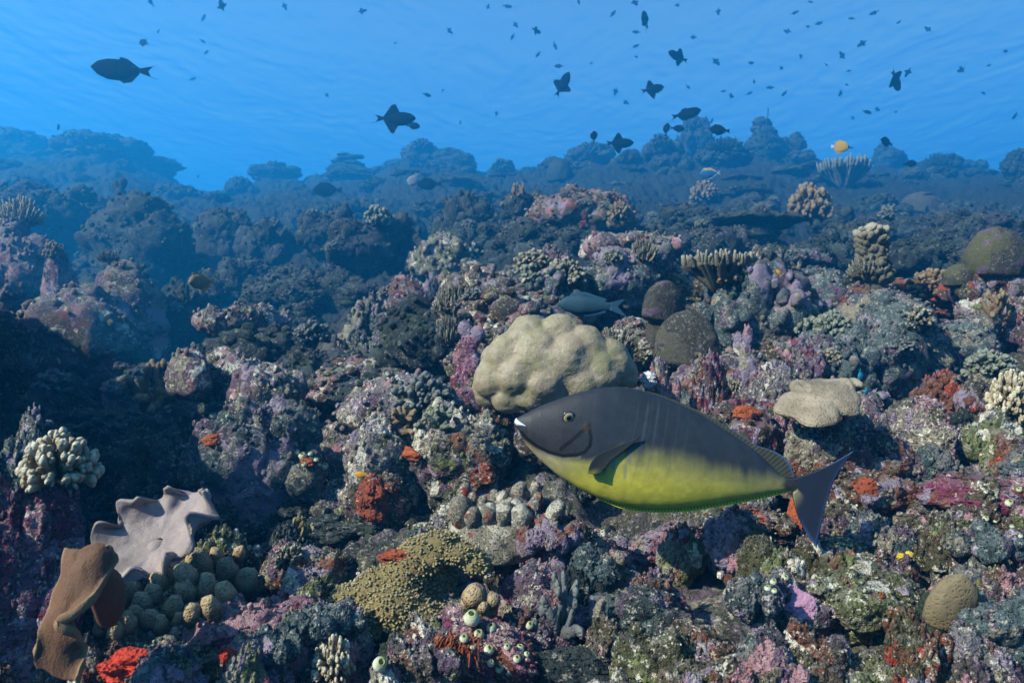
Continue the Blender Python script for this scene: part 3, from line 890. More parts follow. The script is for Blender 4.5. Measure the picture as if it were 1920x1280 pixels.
def cor(kind): return rnd.choice(COR[kind])
CORALS = [
 ('finger', 846, 526, 592, 74, 'cream', 'bright cream fan of finger coral on the lilac-topped lump'),
 ('finger', 838, 588, 640, 62, 'cream', 'duller cream finger coral tucked below the bright fan'),
 ('cauliflower', 1492, 556, 628, 96, 'sage', 'pale sage bush coral with blunt knobbed branches'),
 ('cauliflower', 1562, 578, 628, 72, 'sage', 'smaller sage bush coral leaning on the lilac-patched block'),
 ('table', 1352, 474, 552, 150, 'cream', 'wide cream-tipped table of short finger coral'),
 ('finger', 1206, 444, 492, 66, 'cream', 'white-tipped little finger coral on the shaded ledge'),
 ('cauliflower', 1160, 374, 418, 50, 'tan', 'tan feathery coral tuft beside the red-brown outcrop'),
 ('cauliflower', 1516, 340, 412, 84, 'tan', 'brown branching rosette coral on the dark shelf'),
 ('table', 1582, 300, 356, 100, 'sage', 'spiky green-tipped table coral under the yellow fish'),
 ('cauliflower', 1322, 338, 382, 62, 'tan', 'dim tan coral tuft beside the blue and yellow fish'),
 ('cauliflower', 708, 382, 424, 58, 'sage', 'olive bristly coral cushion on the blue-grey bank'),
 ('forked', 972, 340, 372, 30, 'tan', 'small tan coral tuft below the crest dome'),
 ('knobtower', 1636, 416, 540, 86, 'cream', 'upright tower of pale knobs above the lilac-patched block'),
 ('cauliflower', 1760, 520, 570, 58, 'cream', 'cream bunch coral at the foot of the wine-red block'),
 ('forked', 1872, 540, 600, 60, 'tan', 'orange-brown branching coral on a lilac shelf'),
 ('cauliflower', 1720, 570, 612, 66, 'cream', 'pale beaded coral along the lilac-edged ledge'),
 ('cauliflower', 1214, 630, 680, 76, 'cream', 'white-knobbed coral between the lobed coral and dark plates'),
 ('cauliflower', 1892, 690, 780, 84, 'white', 'bluish white knob coral at the edge above the green boulder'),
 ('forked', 292, 672, 765, 110, 'tan', 'tan blunt-branched coral over the dark hollow'),
 ('forked', 18, 680, 745, 62, 'tan', 'orange-brown finger coral cut by the picture edge'),
 ('cauliflower', 112, 800, 905, 150, 'white', 'bright white and tan branching coral on the corner wall'),
 ('finger', 40, 365, 420, 78, 'white', 'pale fuzzy tuft on top of the knobbly column'),
 ('cauliflower', 100, 450, 482, 40, 'tan', 'tan bead coral beside the knobbly column'),
 ('cauliflower', 625, 1185, 1265, 90, 'white', 'cream bead coral beside the scarlet sponge'),
 ('forked', 1048, 1070, 1185, 110, 'greyfinger', 'smooth grey finger coral in the shade'),
 ('cauliflower', 1060, 480, 540, 90, 'cream', 'pale knobs on the foot of the lilac pitted boulder'),
 ('cauliflower', 1380, 700, 735, 40, 'cream', 'tiny cream knob coral below the pale spire'),
 ('forked', 470, 960, 1010, 110, 'greyfinger', 'dark olive stubby fingers in the shaded rubble'),
 ('forked', 565, 965, 1010, 50, 'olivespike', 'small olive finger coral lit beside the dark rubble'),
 ('cauliflower', 545, 1015, 1060, 60, 'cream', 'little white bead coral in the blue shade'),
 ('cauliflower', 455, 330, 366, 52, 'farcoral', 'bushy round coral silhouette next to the crest notch')]
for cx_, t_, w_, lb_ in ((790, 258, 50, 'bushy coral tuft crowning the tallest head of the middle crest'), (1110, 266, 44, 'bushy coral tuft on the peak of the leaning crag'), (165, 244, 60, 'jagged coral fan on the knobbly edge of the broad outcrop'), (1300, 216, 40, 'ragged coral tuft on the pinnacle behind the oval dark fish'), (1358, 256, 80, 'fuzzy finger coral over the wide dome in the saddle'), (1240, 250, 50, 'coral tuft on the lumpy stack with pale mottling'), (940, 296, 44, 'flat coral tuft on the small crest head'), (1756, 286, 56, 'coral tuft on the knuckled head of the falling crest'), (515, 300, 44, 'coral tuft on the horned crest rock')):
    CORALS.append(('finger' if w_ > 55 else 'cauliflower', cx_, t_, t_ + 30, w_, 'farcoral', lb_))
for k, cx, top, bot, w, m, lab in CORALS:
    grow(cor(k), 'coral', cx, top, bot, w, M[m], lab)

bpy.context.view_layer.update(); UPD = False
for k in range(70):
    px = rnd.uniform(-40, 1960); Y = math.exp(rnd.uniform(math.log(2.0), math.log(16)))
    if px < 620 and Y < 4: continue
    py = float(base_py(np.array([px]), np.array([Y]))[0])
    w = rnd.uniform(.08, .2) * FPX / Y * Y ** .3
    kind = rnd.choice(('cauliflower', 'cauliflower', 'finger', 'forked'))
    far = py < 480
    cm = rnd.choice(('farcoral', 'greyfinger', 'greyfinger', 'sage')) if far else rnd.choice(('cream', 'sage', 'greyfinger', 'tan', 'greyfinger'))
    o = grow(cor(kind), 'coral', px, py - .55 * w, py, w, M[cm],
         'dim stubby coral bush on the blue upper slope' if far else 'stubby branching coral bush among the middle-slope boulders', group='coral bushes of the upper slope' if far else 'coral bushes of the middle slope')
    INFO[o.name] = (kind, cm, px, py)

# domes and plates
UPD = True
for cx, top, bot, w, dep, lean, m, lab in (
    (1862, 424, 520, 122, .8, .1, 'domecoral', 'round brown dome coral overhanging a dark nook'),
    (1800, 494, 535, 60, .8, 0, 'domecoral', 'small brown dome coral below the round one'),
    (1246, 560, 655, 78, .45, .1, 'domecoral', 'dark upright plate coral, rear one of a pair'),
    (1282, 580, 680, 118, .45, .12, 'domecoral', 'dark upright plate coral, front one of a pair'),
    (1240, 524, 600, 90, .5, .2, 'domecoral', 'shadowy rounded coral above the pair of dark plates'),
    (1724, 360, 402, 76, .7, .3, 'domecoral', 'faint pale-edged dome on the right upper slope'),
    (1048, 296, 340, 50, .8, 0, 'farcoral', 'pale-rimmed dome silhouette on the crest')):
    grow(rnd.choice(DOME), 'dome_coral', cx, top, bot, w, M[m], lab, dep=dep, rot=rnd.uniform(-.4, .4), lean=lean)

# the big lobed coral: rounded ridges running down from the crown
LOB = [(985, 612, 34), (1045, 604, 34), (1098, 628, 34), (1145, 655, 34), (948, 652, 32), (1005, 645, 36), (1062, 655, 38), (1120, 678, 36), (1168, 676, 26), (930, 700, 34), (975, 690, 36), (1030, 695, 36), (1085, 700, 34), (925, 735, 26), (965, 735, 32), (1010, 728, 30), (1050, 725, 24), (915, 715, 22)]
cs, rs = [(0, .25, -.02), (-.3, .2, -.25), (.38, .2, 0)], [np.array([.86, .82, .6]), np.array([.6, .66, .5]), np.array([.56, .62, .42])]
for X_, Y_, r_ in LOB:
    x_, z_ = (X_ - 1045) / 145, -(Y_ - 675) / 145
    yy_ = .25 - .72 * math.sqrt(max(0, 1 - (x_ / 1.05) ** 2 - ((z_ + .05) / .72) ** 2)) if (x_ / 1.05) ** 2 + ((z_ + .05) / .72) ** 2 < 1 else .25
    dirv = np.array([-.38, -.25, -.89]) if x_ < .2 else np.array([.3, -.3, -.8])
    for q_ in (-.06, .06, .17):
        cs.append((x_ + dirv[0] * q_, yy_ + .17 + dirv[1] * q_, z_ + dirv[2] * q_)); rs.append(r_ / 145 * (1.12 if q_ < .1 else .98))
for k in range(14):
    a_ = k / 14 * math.pi; cs.append((.75 * math.cos(a_), .45 + .3 * math.sin(a_), .1 * math.sin(3 * a_) - .05)); rs.append(.3)
v, f = spheres(cs, rs)
v, nn, f = eval_remesh(v, f, .02, 48)
v = v + nn * (.012 * fbm(v * 7, 3, 5) + .02 * mound(worley3(v * 5, 3)[0]))[:, None]
me = mesh_np('lobed_coral', v, f, M['porites'])
o = obj('lobed_coral', me)
Yc = 1.68; k_ = 145 / FPX * Yc
o.scale = (k_ * .97, k_ * .75, k_ * .82); o.location = at(1044, 684, Yc); o.rotation_euler = (0, .05, 0)
tag(o, 'big smooth beige lobed coral behind the head of the big fish', 'coral')

# rimmed cap coral
nth, prof = 96, [(0, .34), (.25, .36), (.5, .35), (.72, .29), (.88, .2), (.97, .1), (1.0, 0), (.97, -.08), (.88, -.12), (.7, -.14), (.5, -.2), (.3, -.3)]
th = np.arange(nth) * 2 * math.pi / nth
pr = np.array(prof); tq = np.linspace(0, len(prof) - 1, 44)
rr = np.interp(tq, range(len(prof)), pr[:, 0]); zz = np.interp(tq, range(len(prof)), pr[:, 1])
out = 1 + .16 * np.sin(th * 2 + 1) + .09 * np.sin(th * 5 + .4) + .05 * np.sin(th * 9)
v = np.stack([rr[:, None] * out[None] * np.cos(th)[None], rr[:, None] * out[None] * np.sin(th)[None], zz[:, None] + 0 * th[None]], -1).reshape(-1, 3)
v[:, 2] += .07 * vnoise(v * 2.2, 8) + .04 * vnoise(v * 7, 9) + .015 * vnoise(v * 16, 10)
me = mesh_np('cap_coral', v, [grid_faces(44, nth, True)], M['capcoral'])
o = obj('cap_coral', me); o.location = at(1536, 752, 1.42); o.scale = (.086, .085, .055); o.rotation_euler = (.42, -.28, .3)
tag(o, 'beige rimmed mushroom-cap coral on the purple pillar', 'coral')
o = o.copy(); C.objects.link(o); o.location = at(1580, 725, 1.5); o.scale = (.045, .04, .05); o.rotation_euler = (.1, .15, 1.5)
tag(o, 'small beige lobe of coral behind the rimmed cap coral', 'coral')

# brown disc coral
me = make_dome('disc', 9, M['discbrown'], .03, sub=5, sx=1.4)
o = obj('disc_coral', me); o.location = at(1768, 1176, .86); o.scale = (.064, .035, .082); o.rotation_euler = (.3, .12, 0)
tag(o, 'velvety brown disc coral on the rock post', 'coral')

# knobs ------------------------------------------------------------------
def knob_mesh(seed, mat, st=1.35):
    v, f = ICO[3]; v = v * np.array([1, 1, st])
    d, c = worley3(v * 2.2 + seed, seed)
    v = v * (1 + .26 * (mound(d) - .5) + .10 * fbm(v * 3 + seed, 3, seed))[:, None]
    v[:, 0] += .25 * vnoise(v * .8 + seed, 5) * v[:, 2]
    me = mesh_np('knob', v, [f], mat); set_tip(me, smooth(.1, 1.0, v[:, 2])); return me
def knob_coral(name, label, centre, base_px, mat, knobs, ox, oy, k=2.977, st=1.35, up=.8, basemat=None):
    p, nrm, ob = hit(*centre)
    root = tag(empty(name, p), label, 'coral')
    cx, top, bot, w = base_px
    b = grow(DOME[0], 'base', cx, top, bot, w, basemat or mat, None, None, sink=.4, rot=.3, Y=p.y - .02)
    b.parent = root; b.location = b.location - Vector(p)
    kms = [knob_mesh(s, mat, st) for s in (1, 2, 3)]
    spots = []
    global UPD
    bpy.context.view_layer.update(); UPD = False
    for (X, Yz, s) in knobs:
        px, py = ox + X / k, oy + Yz / k
        q, nn, ob = hit(px, py + .15 * s / k)
        spots.append((q, nn, s))
    UPD = True
    for i, (q, nn, s) in enumerate(spots):
        o = obj('knob', kms[i % 3], root)
        r = s / k / FPX * q.y * .5
        d = (nn * .35 + Vector((rnd.uniform(-.25, .25), -.35, up))).normalized()
        o.location = q + d * r * .35 - Vector(p)
        o.rotation_euler = d.to_track_quat('Z', 'Y').to_euler(); o.scale = (r, r, r)
    return root
knob_coral('knob_coral', 'brown coral of fat rough knobs beside the grey leather coral', (340, 1150), (325, 1085, 1190, 270), M['brownknob'],
 [(1110, 640, 150), (1265, 665, 105), (1375, 725, 115), (1210, 585, 85), (1330, 568, 65), (960, 690, 115), (1145, 760, 115), (1040, 785, 105), (860, 800, 95), (960, 870, 105), (1270, 800, 105),
  (750, 780, 115), (800, 850, 115), (660, 850, 125), (1070, 900, 95), (600, 930, 95), (700, 960, 105), (830, 930, 90), (900, 960, 85), (1180, 870, 95), (980, 1010, 60), (640, 1010, 85), (1050, 700, 110), (890, 740, 95), (1000, 940, 80), (760, 900, 80), (560, 990, 70)], 0, 850, basemat=M['green'], st=1.9)
knob_coral('knob_coral', 'pale clump of stubby dead coral knobs streaked with orange', (935, 985), (935, 925, 1010, 190), M['paleknob'],
 [(690, 225, 85), (740, 260, 60), (790, 275, 55), (835, 200, 75), (860, 240, 55), (905, 260, 75), (985, 220, 85), (1015, 240, 60), (1090, 205, 65), (1095, 270, 75), (1140, 270, 55), (680, 330, 135), (740, 360, 95),
  (825, 340, 95), (900, 340, 105), (960, 320, 95), (1000, 370, 125), (1060, 320, 85), (1190, 330, 95), (930, 290, 65), (790, 320, 65)], 640, 850, st=1.6, up=1.0)
knob_coral('knob_coral', 'small brown double-headed knob coral above the sea squirts', (900, 1135), (900, 1112, 1145, 70), M['brownknob'],
 [(745, 790, 130), (835, 815, 95), (700, 830, 60), (790, 850, 70)], 640, 850, st=.9)

# olive polyp coral: a saddle-shaped colony bristling with polyps
rng = np.random.default_rng(77)
cs = [(-.75, 0, -.15), (-.45, .05, 0), (-.15, .1, .18), (.05, .1, .42), (.2, .1, .55), (.42, .0, .48), (.62, -.05, .36), (-.2, -.25, -.15), (.05, -.3, -.3), (-.5, -.25, -.3), (.25, -.25, -.35), (-.05, .3, 0)]
rs = [.22, .27, .3, .28, .22, .17, .15, .3, .3, .25, .22, .4]
v, f = spheres(cs, rs); v, nn, f = eval_remesh(v, f, .035)
v = v + nn * (.04 * fbm(v * 5, 3, 5))[:, None]; nn = normals(v, f)
ok = np.where(nn[:, 1] < .5)[0]
body = (v, f)
lo, hi = v.min(0), v.max(0)
def fit(q):
    q = (q - (lo + hi) / 2) / (hi - lo); q[:, 2] += .5; return q
pol = nubs_on(v, nn, rng, 2600, .011, .019, 1, -.6, 2.2)
root = empty('polyp_coral', (0, 0, 0)); tag(root, 'olive saddle-shaped coral bristling with tiny pale polyps', 'coral')
pp = at(772, 1180, 1.0)
root.location = pp; root.scale = (300 / FPX * 1.0, .2, 185 / FPX * 1.0)
b = obj('colony', mesh_np('colony', fit(body[0].copy()), body[1], M['olivespike']), root)
set_tip(b.data, np.zeros(len(b.data.vertices)))
pv_, pf_ = merge(pol); pm = mesh_np('polyps', fit(pv_), pf_, M['olivespike']); set_tip(pm, np.full(len(pm.vertices), .7))
b = obj('polyps', pm, root); b['kind'] = 'stuff'

# leather corals ----------------------------------------------------------
def sheet(name, P, thick, mat):
    """P (nr, nc, 3) -> closed sheet with thickness"""
    nr, nc = P.shape[:2]
    q = P.reshape(-1, 3); f = grid_faces(nr, nc)
    nn = normals(q, [f])
    q = q + nn * (.018 * fbm(q * 4, 2, 3) + .004 * fbm(q * 22, 2, 4))[:, None]; nn = normals(q, [f])
    a, b = q + nn * thick / 2, q - nn * thick / 2
    o = nr * nc
    ring = np.concatenate([np.arange(nc), np.arange(1, nr) * nc + nc - 1, (nr - 1) * nc + np.arange(nc - 2, -1, -1), np.arange(nr - 2, 0, -1) * nc])
    r2 = np.roll(ring, -1)
    mid = q[ring] + 0
    side = np.stack([ring, ring + o, r2 + o, r2], -1)
    me = mesh_np(name, np.concatenate([a, b]), [f, f[:, ::-1] + o, side], mat)
    return me
# grey: a ruffled fan-shaped bowl
nr, nc = 44, 170
u = np.linspace(.1, 1, nr)[:, None]; th = np.linspace(0, 2 * math.pi, nc)[None]
lob = 1 + .14 * np.sin(2 * th + .9) + .05 * np.sin(3 * th + 1.2) + .03 * np.sin(11 * th) + .02 * np.sin(17 * th + 1)
zz = .32 * u ** 2.2 + u ** 5 * (.13 * np.sin(3 * th + 2.5) + .15 * np.sin(8 * th + .6) + .10 * np.sin(13 * th + 2))
curl = 1 - .10 * smooth(.86, 1, u) * (1 + np.sin(9 * th + .6))
P = np.stack([u * lob * curl * np.cos(th), u * lob * curl * np.sin(th), zz + .07 * smooth(.9, 1, u) * np.sin(9 * th + .6) + 0 * th], -1)
root = empty('leather_coral', (0, 0, 0)); tag(root, 'lavender-grey leather coral with a ruffled upturned rim', 'coral')
YL = .98
root.location = at(288, 1062, YL); root.scale = (.088, .088, .088)
b = obj('cap', sheet('cap', P, .07, M['leathergrey']), root); b.location = (0, .1, .35); b.rotation_euler = (.5, -.42, .5)
v, f = tube([[0, .5, -1.2], [0, .35, -.4], [.02, .2, .05], [.0, .12, .22]], [.42, .34, .26, .2], 20)
obj('stalk', mesh_np('stalk', v, f, M['leathergrey']), root)
# brown: a hanging folded strap
nr, nc = 90, 64
s = np.linspace(0, 1, nr)[:, None]; w = np.linspace(-1, 1, nc)[None]
fold = np.exp(-((s - .46) / .07) ** 2)
halfw = .40 + .06 * np.sin(s * 6 + .5) + .02 * np.sin(s * 23)
xx = halfw * w + .10 * np.sin(s * 5.2 + .6) - .05 + .05 * (1 - s) ** 3 - .30 * fold * np.clip(w, 0, 1) ** 2
yy = -.10 * np.cos(w * 1.5) + np.clip(w, 0, 1) ** 3 * (.34 * np.sin(s * 9.5 + .3) - .12) + np.clip(-w, 0, 1) ** 3 * .15 * np.sin(s * 6) + .5 * (1 - s) ** 3
zz = 1 - s + .03 * np.sin(w * 3 + s * 4) - .05 * w * s ** 2
P = np.stack([xx + 0 * w, yy + 0 * w, zz + 0 * w], -1)
root = empty('leather_coral', at(128, 1258, .70)); tag(root, 'brown leather coral hanging as a folded ruffled strap', 'coral')
root.scale = (.058, .06, .12)
sm_ = sheet('strap', P, .085, M['leatherbrown'])
edge_ = smooth(.82, 1, np.abs(w) + 0 * s).ravel(); set_tip(sm_, np.r_[edge_, edge_]); obj('strap', sm_, root)
v, f = tube([[.0, .35, .86], [-.1, .8, .7], [-.2, 1.5, .35]], [.08, .16, .3], 16)
obj('stalk', mesh_np('stalk', v, f, M['leatherbrown']), root)

# sponges: lumps hugging the rock ------------------------------------------
def sponge(px, py, w, h, mat, label, kind='lumpy', name='sponge', out=.25):
    p, nrm, ob = hit(px, py)
    k = p.y / FPX
    o = obj(name, pick(kind), None, M[mat])
    o.scale = (w * k, h * k * .9, max(w, h) * k * out * 2)
    z = (nrm * .7 + Vector((0, -.35, .2))).normalized()
    o.rotation_euler = z.to_track_quat('Z', 'X').to_euler()
    q = z.to_track_quat('Z', 'Y'); o.rotation_euler = q.to_euler()
    o.location = p - z * o.scale[2] * .5
    return tag(o, label, 'sponge')
sponge(245, 1250, 130, 80, 'redsponge', 'scarlet encrusting sponge below the brown leather coral', out=.3)
sponge(425, 1228, 60, 36, 'redsponge', 'small scarlet sponge patch under the lilac block', out=.15)
sponge(700, 935, 62, 95, 'rustsponge', 'rust-red upright sponge with white specks', 'spire', out=.35)
sponge(575, 866, 34, 26, 'orange', 'round orange sponge beside the white sea squirts', out=.3)
sponge(768, 850, 62, 30, 'orange', 'orange sponge patch under the pink and olive lump', out=.15)
sponge(395, 825, 38, 30, 'orange', 'orange sponge nose at the edge of the hollow', out=.2)
sponge(1495, 955, 36, 80, 'orange', 'dull orange sponge sheet beside the big tail', out=.12)
sponge(1400, 772, 60, 40, 'orange', 'orange-red sponge patch over the back of the big fish', out=.12)
sponge(1620, 915, 50, 50, 'rustsponge', 'rusty sponge crust right of the big tail', out=.12)
sponge(1690, 1044, 22, 18, 'yellow', 'tiny bright yellow sponge tuft', 'knobby', out=.4)
sponge(1705, 1040, 18, 18, 'yellow', 'second tiny yellow tuft touching the first', 'knobby', out=.4)
sponge(1214, 712, 36, 40, 'whitesponge', 'white scrap of sponge over the forehead of the big fish', out=.2)
sponge(1500, 1128, 64, 72, 'magenta', 'flat bubblegum-pink crust on the pale block', out=.1).active_material = M['pinkcrust'] if 'pinkcrust' in M else coral_mat('pink_crust', (.4, .2, .3), None, 140, .3)
sponge(745, 1045, 90, 34, 'rustsponge', 'red-brown crust left of the olive polyp coral', out=.15)
sponge(858, 1070, 32, 55, 'capcoral', 'tan clam-like lobe hanging under the olive polyp coral', out=.25)
sponge(888, 1085, 50, 40, 'redsponge', 'magenta crust under the olive polyp coral', out=.12).active_material = coral_mat('magenta_crust', (.3, .02, .1), None, 200, .9)
sponge(1655, 1118, 24, 18, 'orange', 'salmon-orange sponge spot on the mottled block', out=.2)

# hydroid tendrils under the magenta block
parts = []
p0, n0, ob = hit(850, 1205)
for k in range(70):
    q = at(rnd.uniform(815, 905), rnd.uniform(1180, 1225), p0.y)
    q = np.array(q) + np.array([0, -.005, 0])
    d = np.array([rnd.uniform(-1, .6), rnd.uniform(-.7, -.1), rnd.uniform(-1, .1)]); d /= np.linalg.norm(d)
    L = rnd.uniform(.008, .022)
    pts = [q, q + d * L * .5 + np.array([0, 0, .003]), q + d * L + np.array([rnd.uniform(-.006, .006), 0, -.004])]
    parts.append(tube(pts, [.0011, .0009, .0006], 5))
v, f = merge(parts)
tag(obj('hydroid', mesh_np('hydroid', v, f, M['orange'])), 'tangle of thin orange hydroid tendrils under the magenta block', 'hydroid')
# sea whip
pts = [np.array(at(1433 + 6 * (k / 8) + 1.5 * math.sin(k), 335 - 132 * k / 8, 20.5)) for k in range(9)]
v, f = tube(pts, np.linspace(.026, .016, 9), 6)
tag(obj('sea_whip', mesh_np('sea_whip', v, f, M['farcoral'])), 'thin straight sea whip rising above the tallest pinnacle', 'sea whip')

# sea squirts -----------------------------------------------------------------
pr = [(.02, 0), (.55, .02), (.85, .25), (1.0, .6), (.97, .95), (.8, 1.3), (.55, 1.5), (.42, 1.56), (.36, 1.5), (.3, 1.3)]
tq = np.linspace(0, len(pr) - 1, 28); rr = np.interp(tq, range(len(pr)), [a for a, b in pr]); zz = np.interp(tq, range(len(pr)), [b for a, b in pr])
th = np.arange(18) * 2 * math.pi / 18
v = np.stack([rr[:, None] * np.cos(th), rr[:, None] * np.sin(th), zz[:, None] + 0 * th], -1).reshape(-1, 3)
v *= (1 + .05 * vnoise(v * 1.7, 3))[:, None]
sq_body = mesh_np('body', v, [grid_faces(28, 18, True)], M['squirt']); set_tip(sq_body, smooth(1.0, 1.55, v[:, 2]) * .8)
b, f = ICO[2]; sq_open = mesh_np('opening', b * np.array([.3, .3, .08]), [f], M['mouth'])
SQ = [('cream and green sea squirt on the magenta block', 'sea squirts of the magenta block', 640, 850,
       [(728, 915, 90), (840, 970, 58), (685, 1025, 52), (765, 1010, 62), (735, 1075, 38), (820, 1090, 58), (925, 1075, 38), (995, 1085, 48), (980, 1140, 46), (830, 1165, 42), (880, 1195, 48), (1030, 1120, 36), (1048, 955, 46)]),
      ('lone sea squirt on the dark block', 'lone sea squirt', 640, 850, [(210, 1165, 80)]),
      ('white sea squirt around the round orange sponge', 'sea squirts around the orange sponge', 0, 850, [(1690, 15, 45), (1735, 0, 30), (1765, 35, 30), (1780, 58, 26), (1810, 70, 40), (1700, 60, 30), (1660, -10, 30), (1820, -30, 30)]),
      ('white sea squirt on the slanting block', 'sea squirts of the slanting block', 0, 420, [(1185, 965, 38), (1190, 1075, 44), (1745, 1145, 32), (1430, 840, 28), (1275, 1070, 26)]),
      ('white sea squirt on the pink boulder', 'sea squirts of the pink boulder', 1280, 850, [(1820, 275, 45), (1745, 225, 25), (1880, 200, 30), (1745, 375, 22), (1840, 405, 25), (1885, 460, 25), (1690, 215, 22), (1690, 360, 34)]),
      ('green sea squirt on the pale block', 'sea squirts of the pale block', 1280, 850, [(505, 715, 38), (475, 750, 38), (512, 765, 32), (570, 690, 40)])]
bpy.context.view_layer.update(); UPD = False
for lab, grp, ox, oy, lst in SQ:
    hits = [(hit(ox + X / 2.977, oy + Yz / 2.977 + .2 * s / 2.977), s) for X, Yz, s in lst]
    for (p, nrm, ob), s in hits:
        r = s / 2.977 / FPX * p.y * .5
        d = (nrm * .45 + Vector((rnd.uniform(-.3, .3), -.25, .9))).normalized()
        root = empty('sea_squirt', p - d * r * .35); root.scale = (r, r, r * rnd.uniform(.9, 1.2)); root.rotation_euler = d.to_track_quat('Z', 'Y').to_euler()
        tag(root, lab, 'sea squirt', grp if len(lst) > 1 else None)
        obj('body', sq_body, root); q = obj('opening', sq_open, root); q.location = (0, 0, 1.46)
# ------------------------------------------------------------------ fish
def fish_mat(name, rough=.5, spec=.35, bump=.25, sc_=420):
    t = NT(name)
    a = t.n('ShaderNodeVertexColor', layer_name='col')
    p = t.pos(obj=True)
    n1 = t.noise(p, 60, 3, .6)
    c = t.mix(t.ramp(n1, [(.3, .22), (.7, 0)]), a.outputs[0], (.0, .0, .0))
    nrm = t.bump(t.math('ADD', t.vor(p, sc_), t.noise(p, 150, 2, .6)), bump, .0012)
    return t.bsdf(c, rough, nrm, spec)
M['fishskin'] = fish_mat('fish_skin', .55, .2, .22)
M['finskin'] = fish_mat('fin_skin', .65, .12, .1)
M['darkfish'] = fish_mat('dark_fish_skin', .9, .03, .05)
M['darkfish'].use_fake_user = False

def set_col(me, c):
    a = me.color_attributes.new('col', 'FLOAT_COLOR', 'POINT')
    c = np.concatenate([np.clip(c, 0, 1), np.ones((len(c), 1))], 1).astype(np.float32)
    a.data.foreach_set('color', c.ravel())

def gsmooth(a, k=4):
    w = np.exp(-np.linspace(-2, 2, 2 * k + 1) ** 2); w /= w.sum()
    return np.convolve(np.pad(a, k, mode='edge'), w, 'valid')

def loft(xs, top, bot, hw, nring=64, sharp=1.1):
    ph = np.arange(nring) * 2 * math.pi / nring
    mid, half = (top + bot) / 2, (top - bot) / 2
    v = np.stack([xs[:, None] + 0 * ph, hw[:, None] * np.sign(np.sin(ph)) * np.abs(np.sin(ph)) ** sharp, mid[:, None] + half[:, None] * np.cos(ph)], -1).reshape(-1, 3)
    n = len(xs); f = [grid_faces(n, nring, True)]
    v = np.concatenate([v, [[xs[0], 0, mid[0]], [xs[-1], 0, mid[-1]]]])
    j = np.arange(nring); j2 = (j + 1) % nring
    f.append(np.stack([j2, j, np.full(nring, n * nring)], -1)); b = (n - 1) * nring
    f.append(np.stack([b + j, b + j2, np.full(nring, n * nring + 1)], -1))
    return v, f

def resample(P, n):
    P = np.asarray(P, float); d = np.r_[0, np.cumsum(np.linalg.norm(np.diff(P, axis=0), axis=1))]
    t = np.linspace(0, d[-1], n)
    q = np.stack([np.interp(t, d, P[:, k]) for k in range(P.shape[1])], -1)
    for k in range(P.shape[1]): q[1:-1, k] = gsmooth(q[:, k], max(1, n // 24))[1:-1]
    return q

def fin(base, outer, th0, th1, ns=60, nv=14, y0=0.0, flare=None, ripple=.0):
    """plate between a base line and an outer line given in (x, z); thickness th0 at base, th1 at the edge"""
    B, O = resample(base, ns), resample(outer, ns)
    k = np.linspace(0, 1, nv)[:, None, None]
    P = B[None] * (1 - k) + O[None] * k
    kk = np.linspace(0, 1, nv)[:, None] + np.zeros((1, ns)); ss = np.linspace(0, 1, ns)[None] + np.zeros((nv, 1))
    th = th0 * (1 - kk) + th1 * kk
    yo = y0 + (0 if flare is None else flare * kk ** 1.3) + ripple * kk * np.sin(ss * 60)
    a = np.stack([P[..., 0], yo - th / 2, P[..., 1]], -1).reshape(-1, 3); b = np.stack([P[..., 0], yo + th / 2, P[..., 1]], -1).reshape(-1, 3)
    f = grid_faces(nv, ns); o = nv * ns
    ring = np.concatenate([np.arange(ns), np.arange(1, nv) * ns + ns - 1, (nv - 1) * ns + np.arange(ns - 2, -1, -1), np.arange(nv - 2, 0, -1) * ns]); r2 = np.roll(ring, -1)
    return np.concatenate([a, b]), [f, f[:, ::-1] + o, np.stack([ring, ring + o, r2 + o, r2], -1)], np.r_[kk.ravel(), kk.ravel()], np.r_[ss.ravel(), ss.ravel()]

# ---- the big two-tone fish; drawn in a (x, y) frame 1920 x 1042 laid over its side, 2.743 units per photograph pixel
FY = 1.1
U = FY / FPX / 2.743
def fx(x): return (np.asarray(x, float) - 850) * U
def fz(y): return -(np.asarray(y, float) - 520) * U
T = [(70, 300), (78, 284), (120, 262), (200, 222), (300, 185), (400, 151), (500, 129), (600, 122), (700, 135), (800, 165), (900, 205), (1000, 252), (1100, 312), (1200, 376), (1300, 446), (1370, 510), (1430, 568), (1470, 592), (1520, 600), (1580, 598)]
Bt = [(70, 318), (85, 335), (100, 372), (120, 408), (150, 446), (200, 500), (300, 584), (400, 645), (500, 694), (600, 727), (700, 744), (800, 751), (900, 748), (1000, 738), (1100, 722), (1200, 704), (1300, 686), (1400, 667), (1470, 654), (1520, 664), (1580, 688)]
xs = np.unique(np.concatenate([np.linspace(70, 200, 60), np.linspace(200, 600, 110), np.linspace(600, 1580, 170)]))
tp = gsmooth(np.interp(xs, *zip(*T)), 6); bt = gsmooth(np.interp(xs, *zip(*Bt)), 6)
hw = np.interp(xs, [70, 90, 150, 300, 480, 700, 950, 1200, 1400, 1500, 1580], [.004, .011, .024, .039, .046, .047, .040, .027, .014, .007, .0028])
hw = gsmooth(hw, 6) * .74
v, f = loft(fx(xs), fz(tp), fz(bt), hw, 200, 1.05)
px_ = v[:, 0] / U + 850; py_ = 520 - v[:, 2] / U
q = np.stack([px_ * .006, py_ * .006, 0 * px_], -1)
Bx = [70, 110, 180, 250, 330, 430, 520, 600, 700, 820, 950, 1100, 1200, 1440, 1500, 1580]
By = [360, 396, 440, 466, 480, 492, 478, 452, 458, 470, 515, 545, 578, 606, 640, 680]
jag = 17 * vnoise(np.stack([px_ * .03, py_ * .004, 0 * px_], -1), 4) + 7 * vnoise(np.stack([px_ * .09, py_ * .006, 0 * px_], -1), 6)
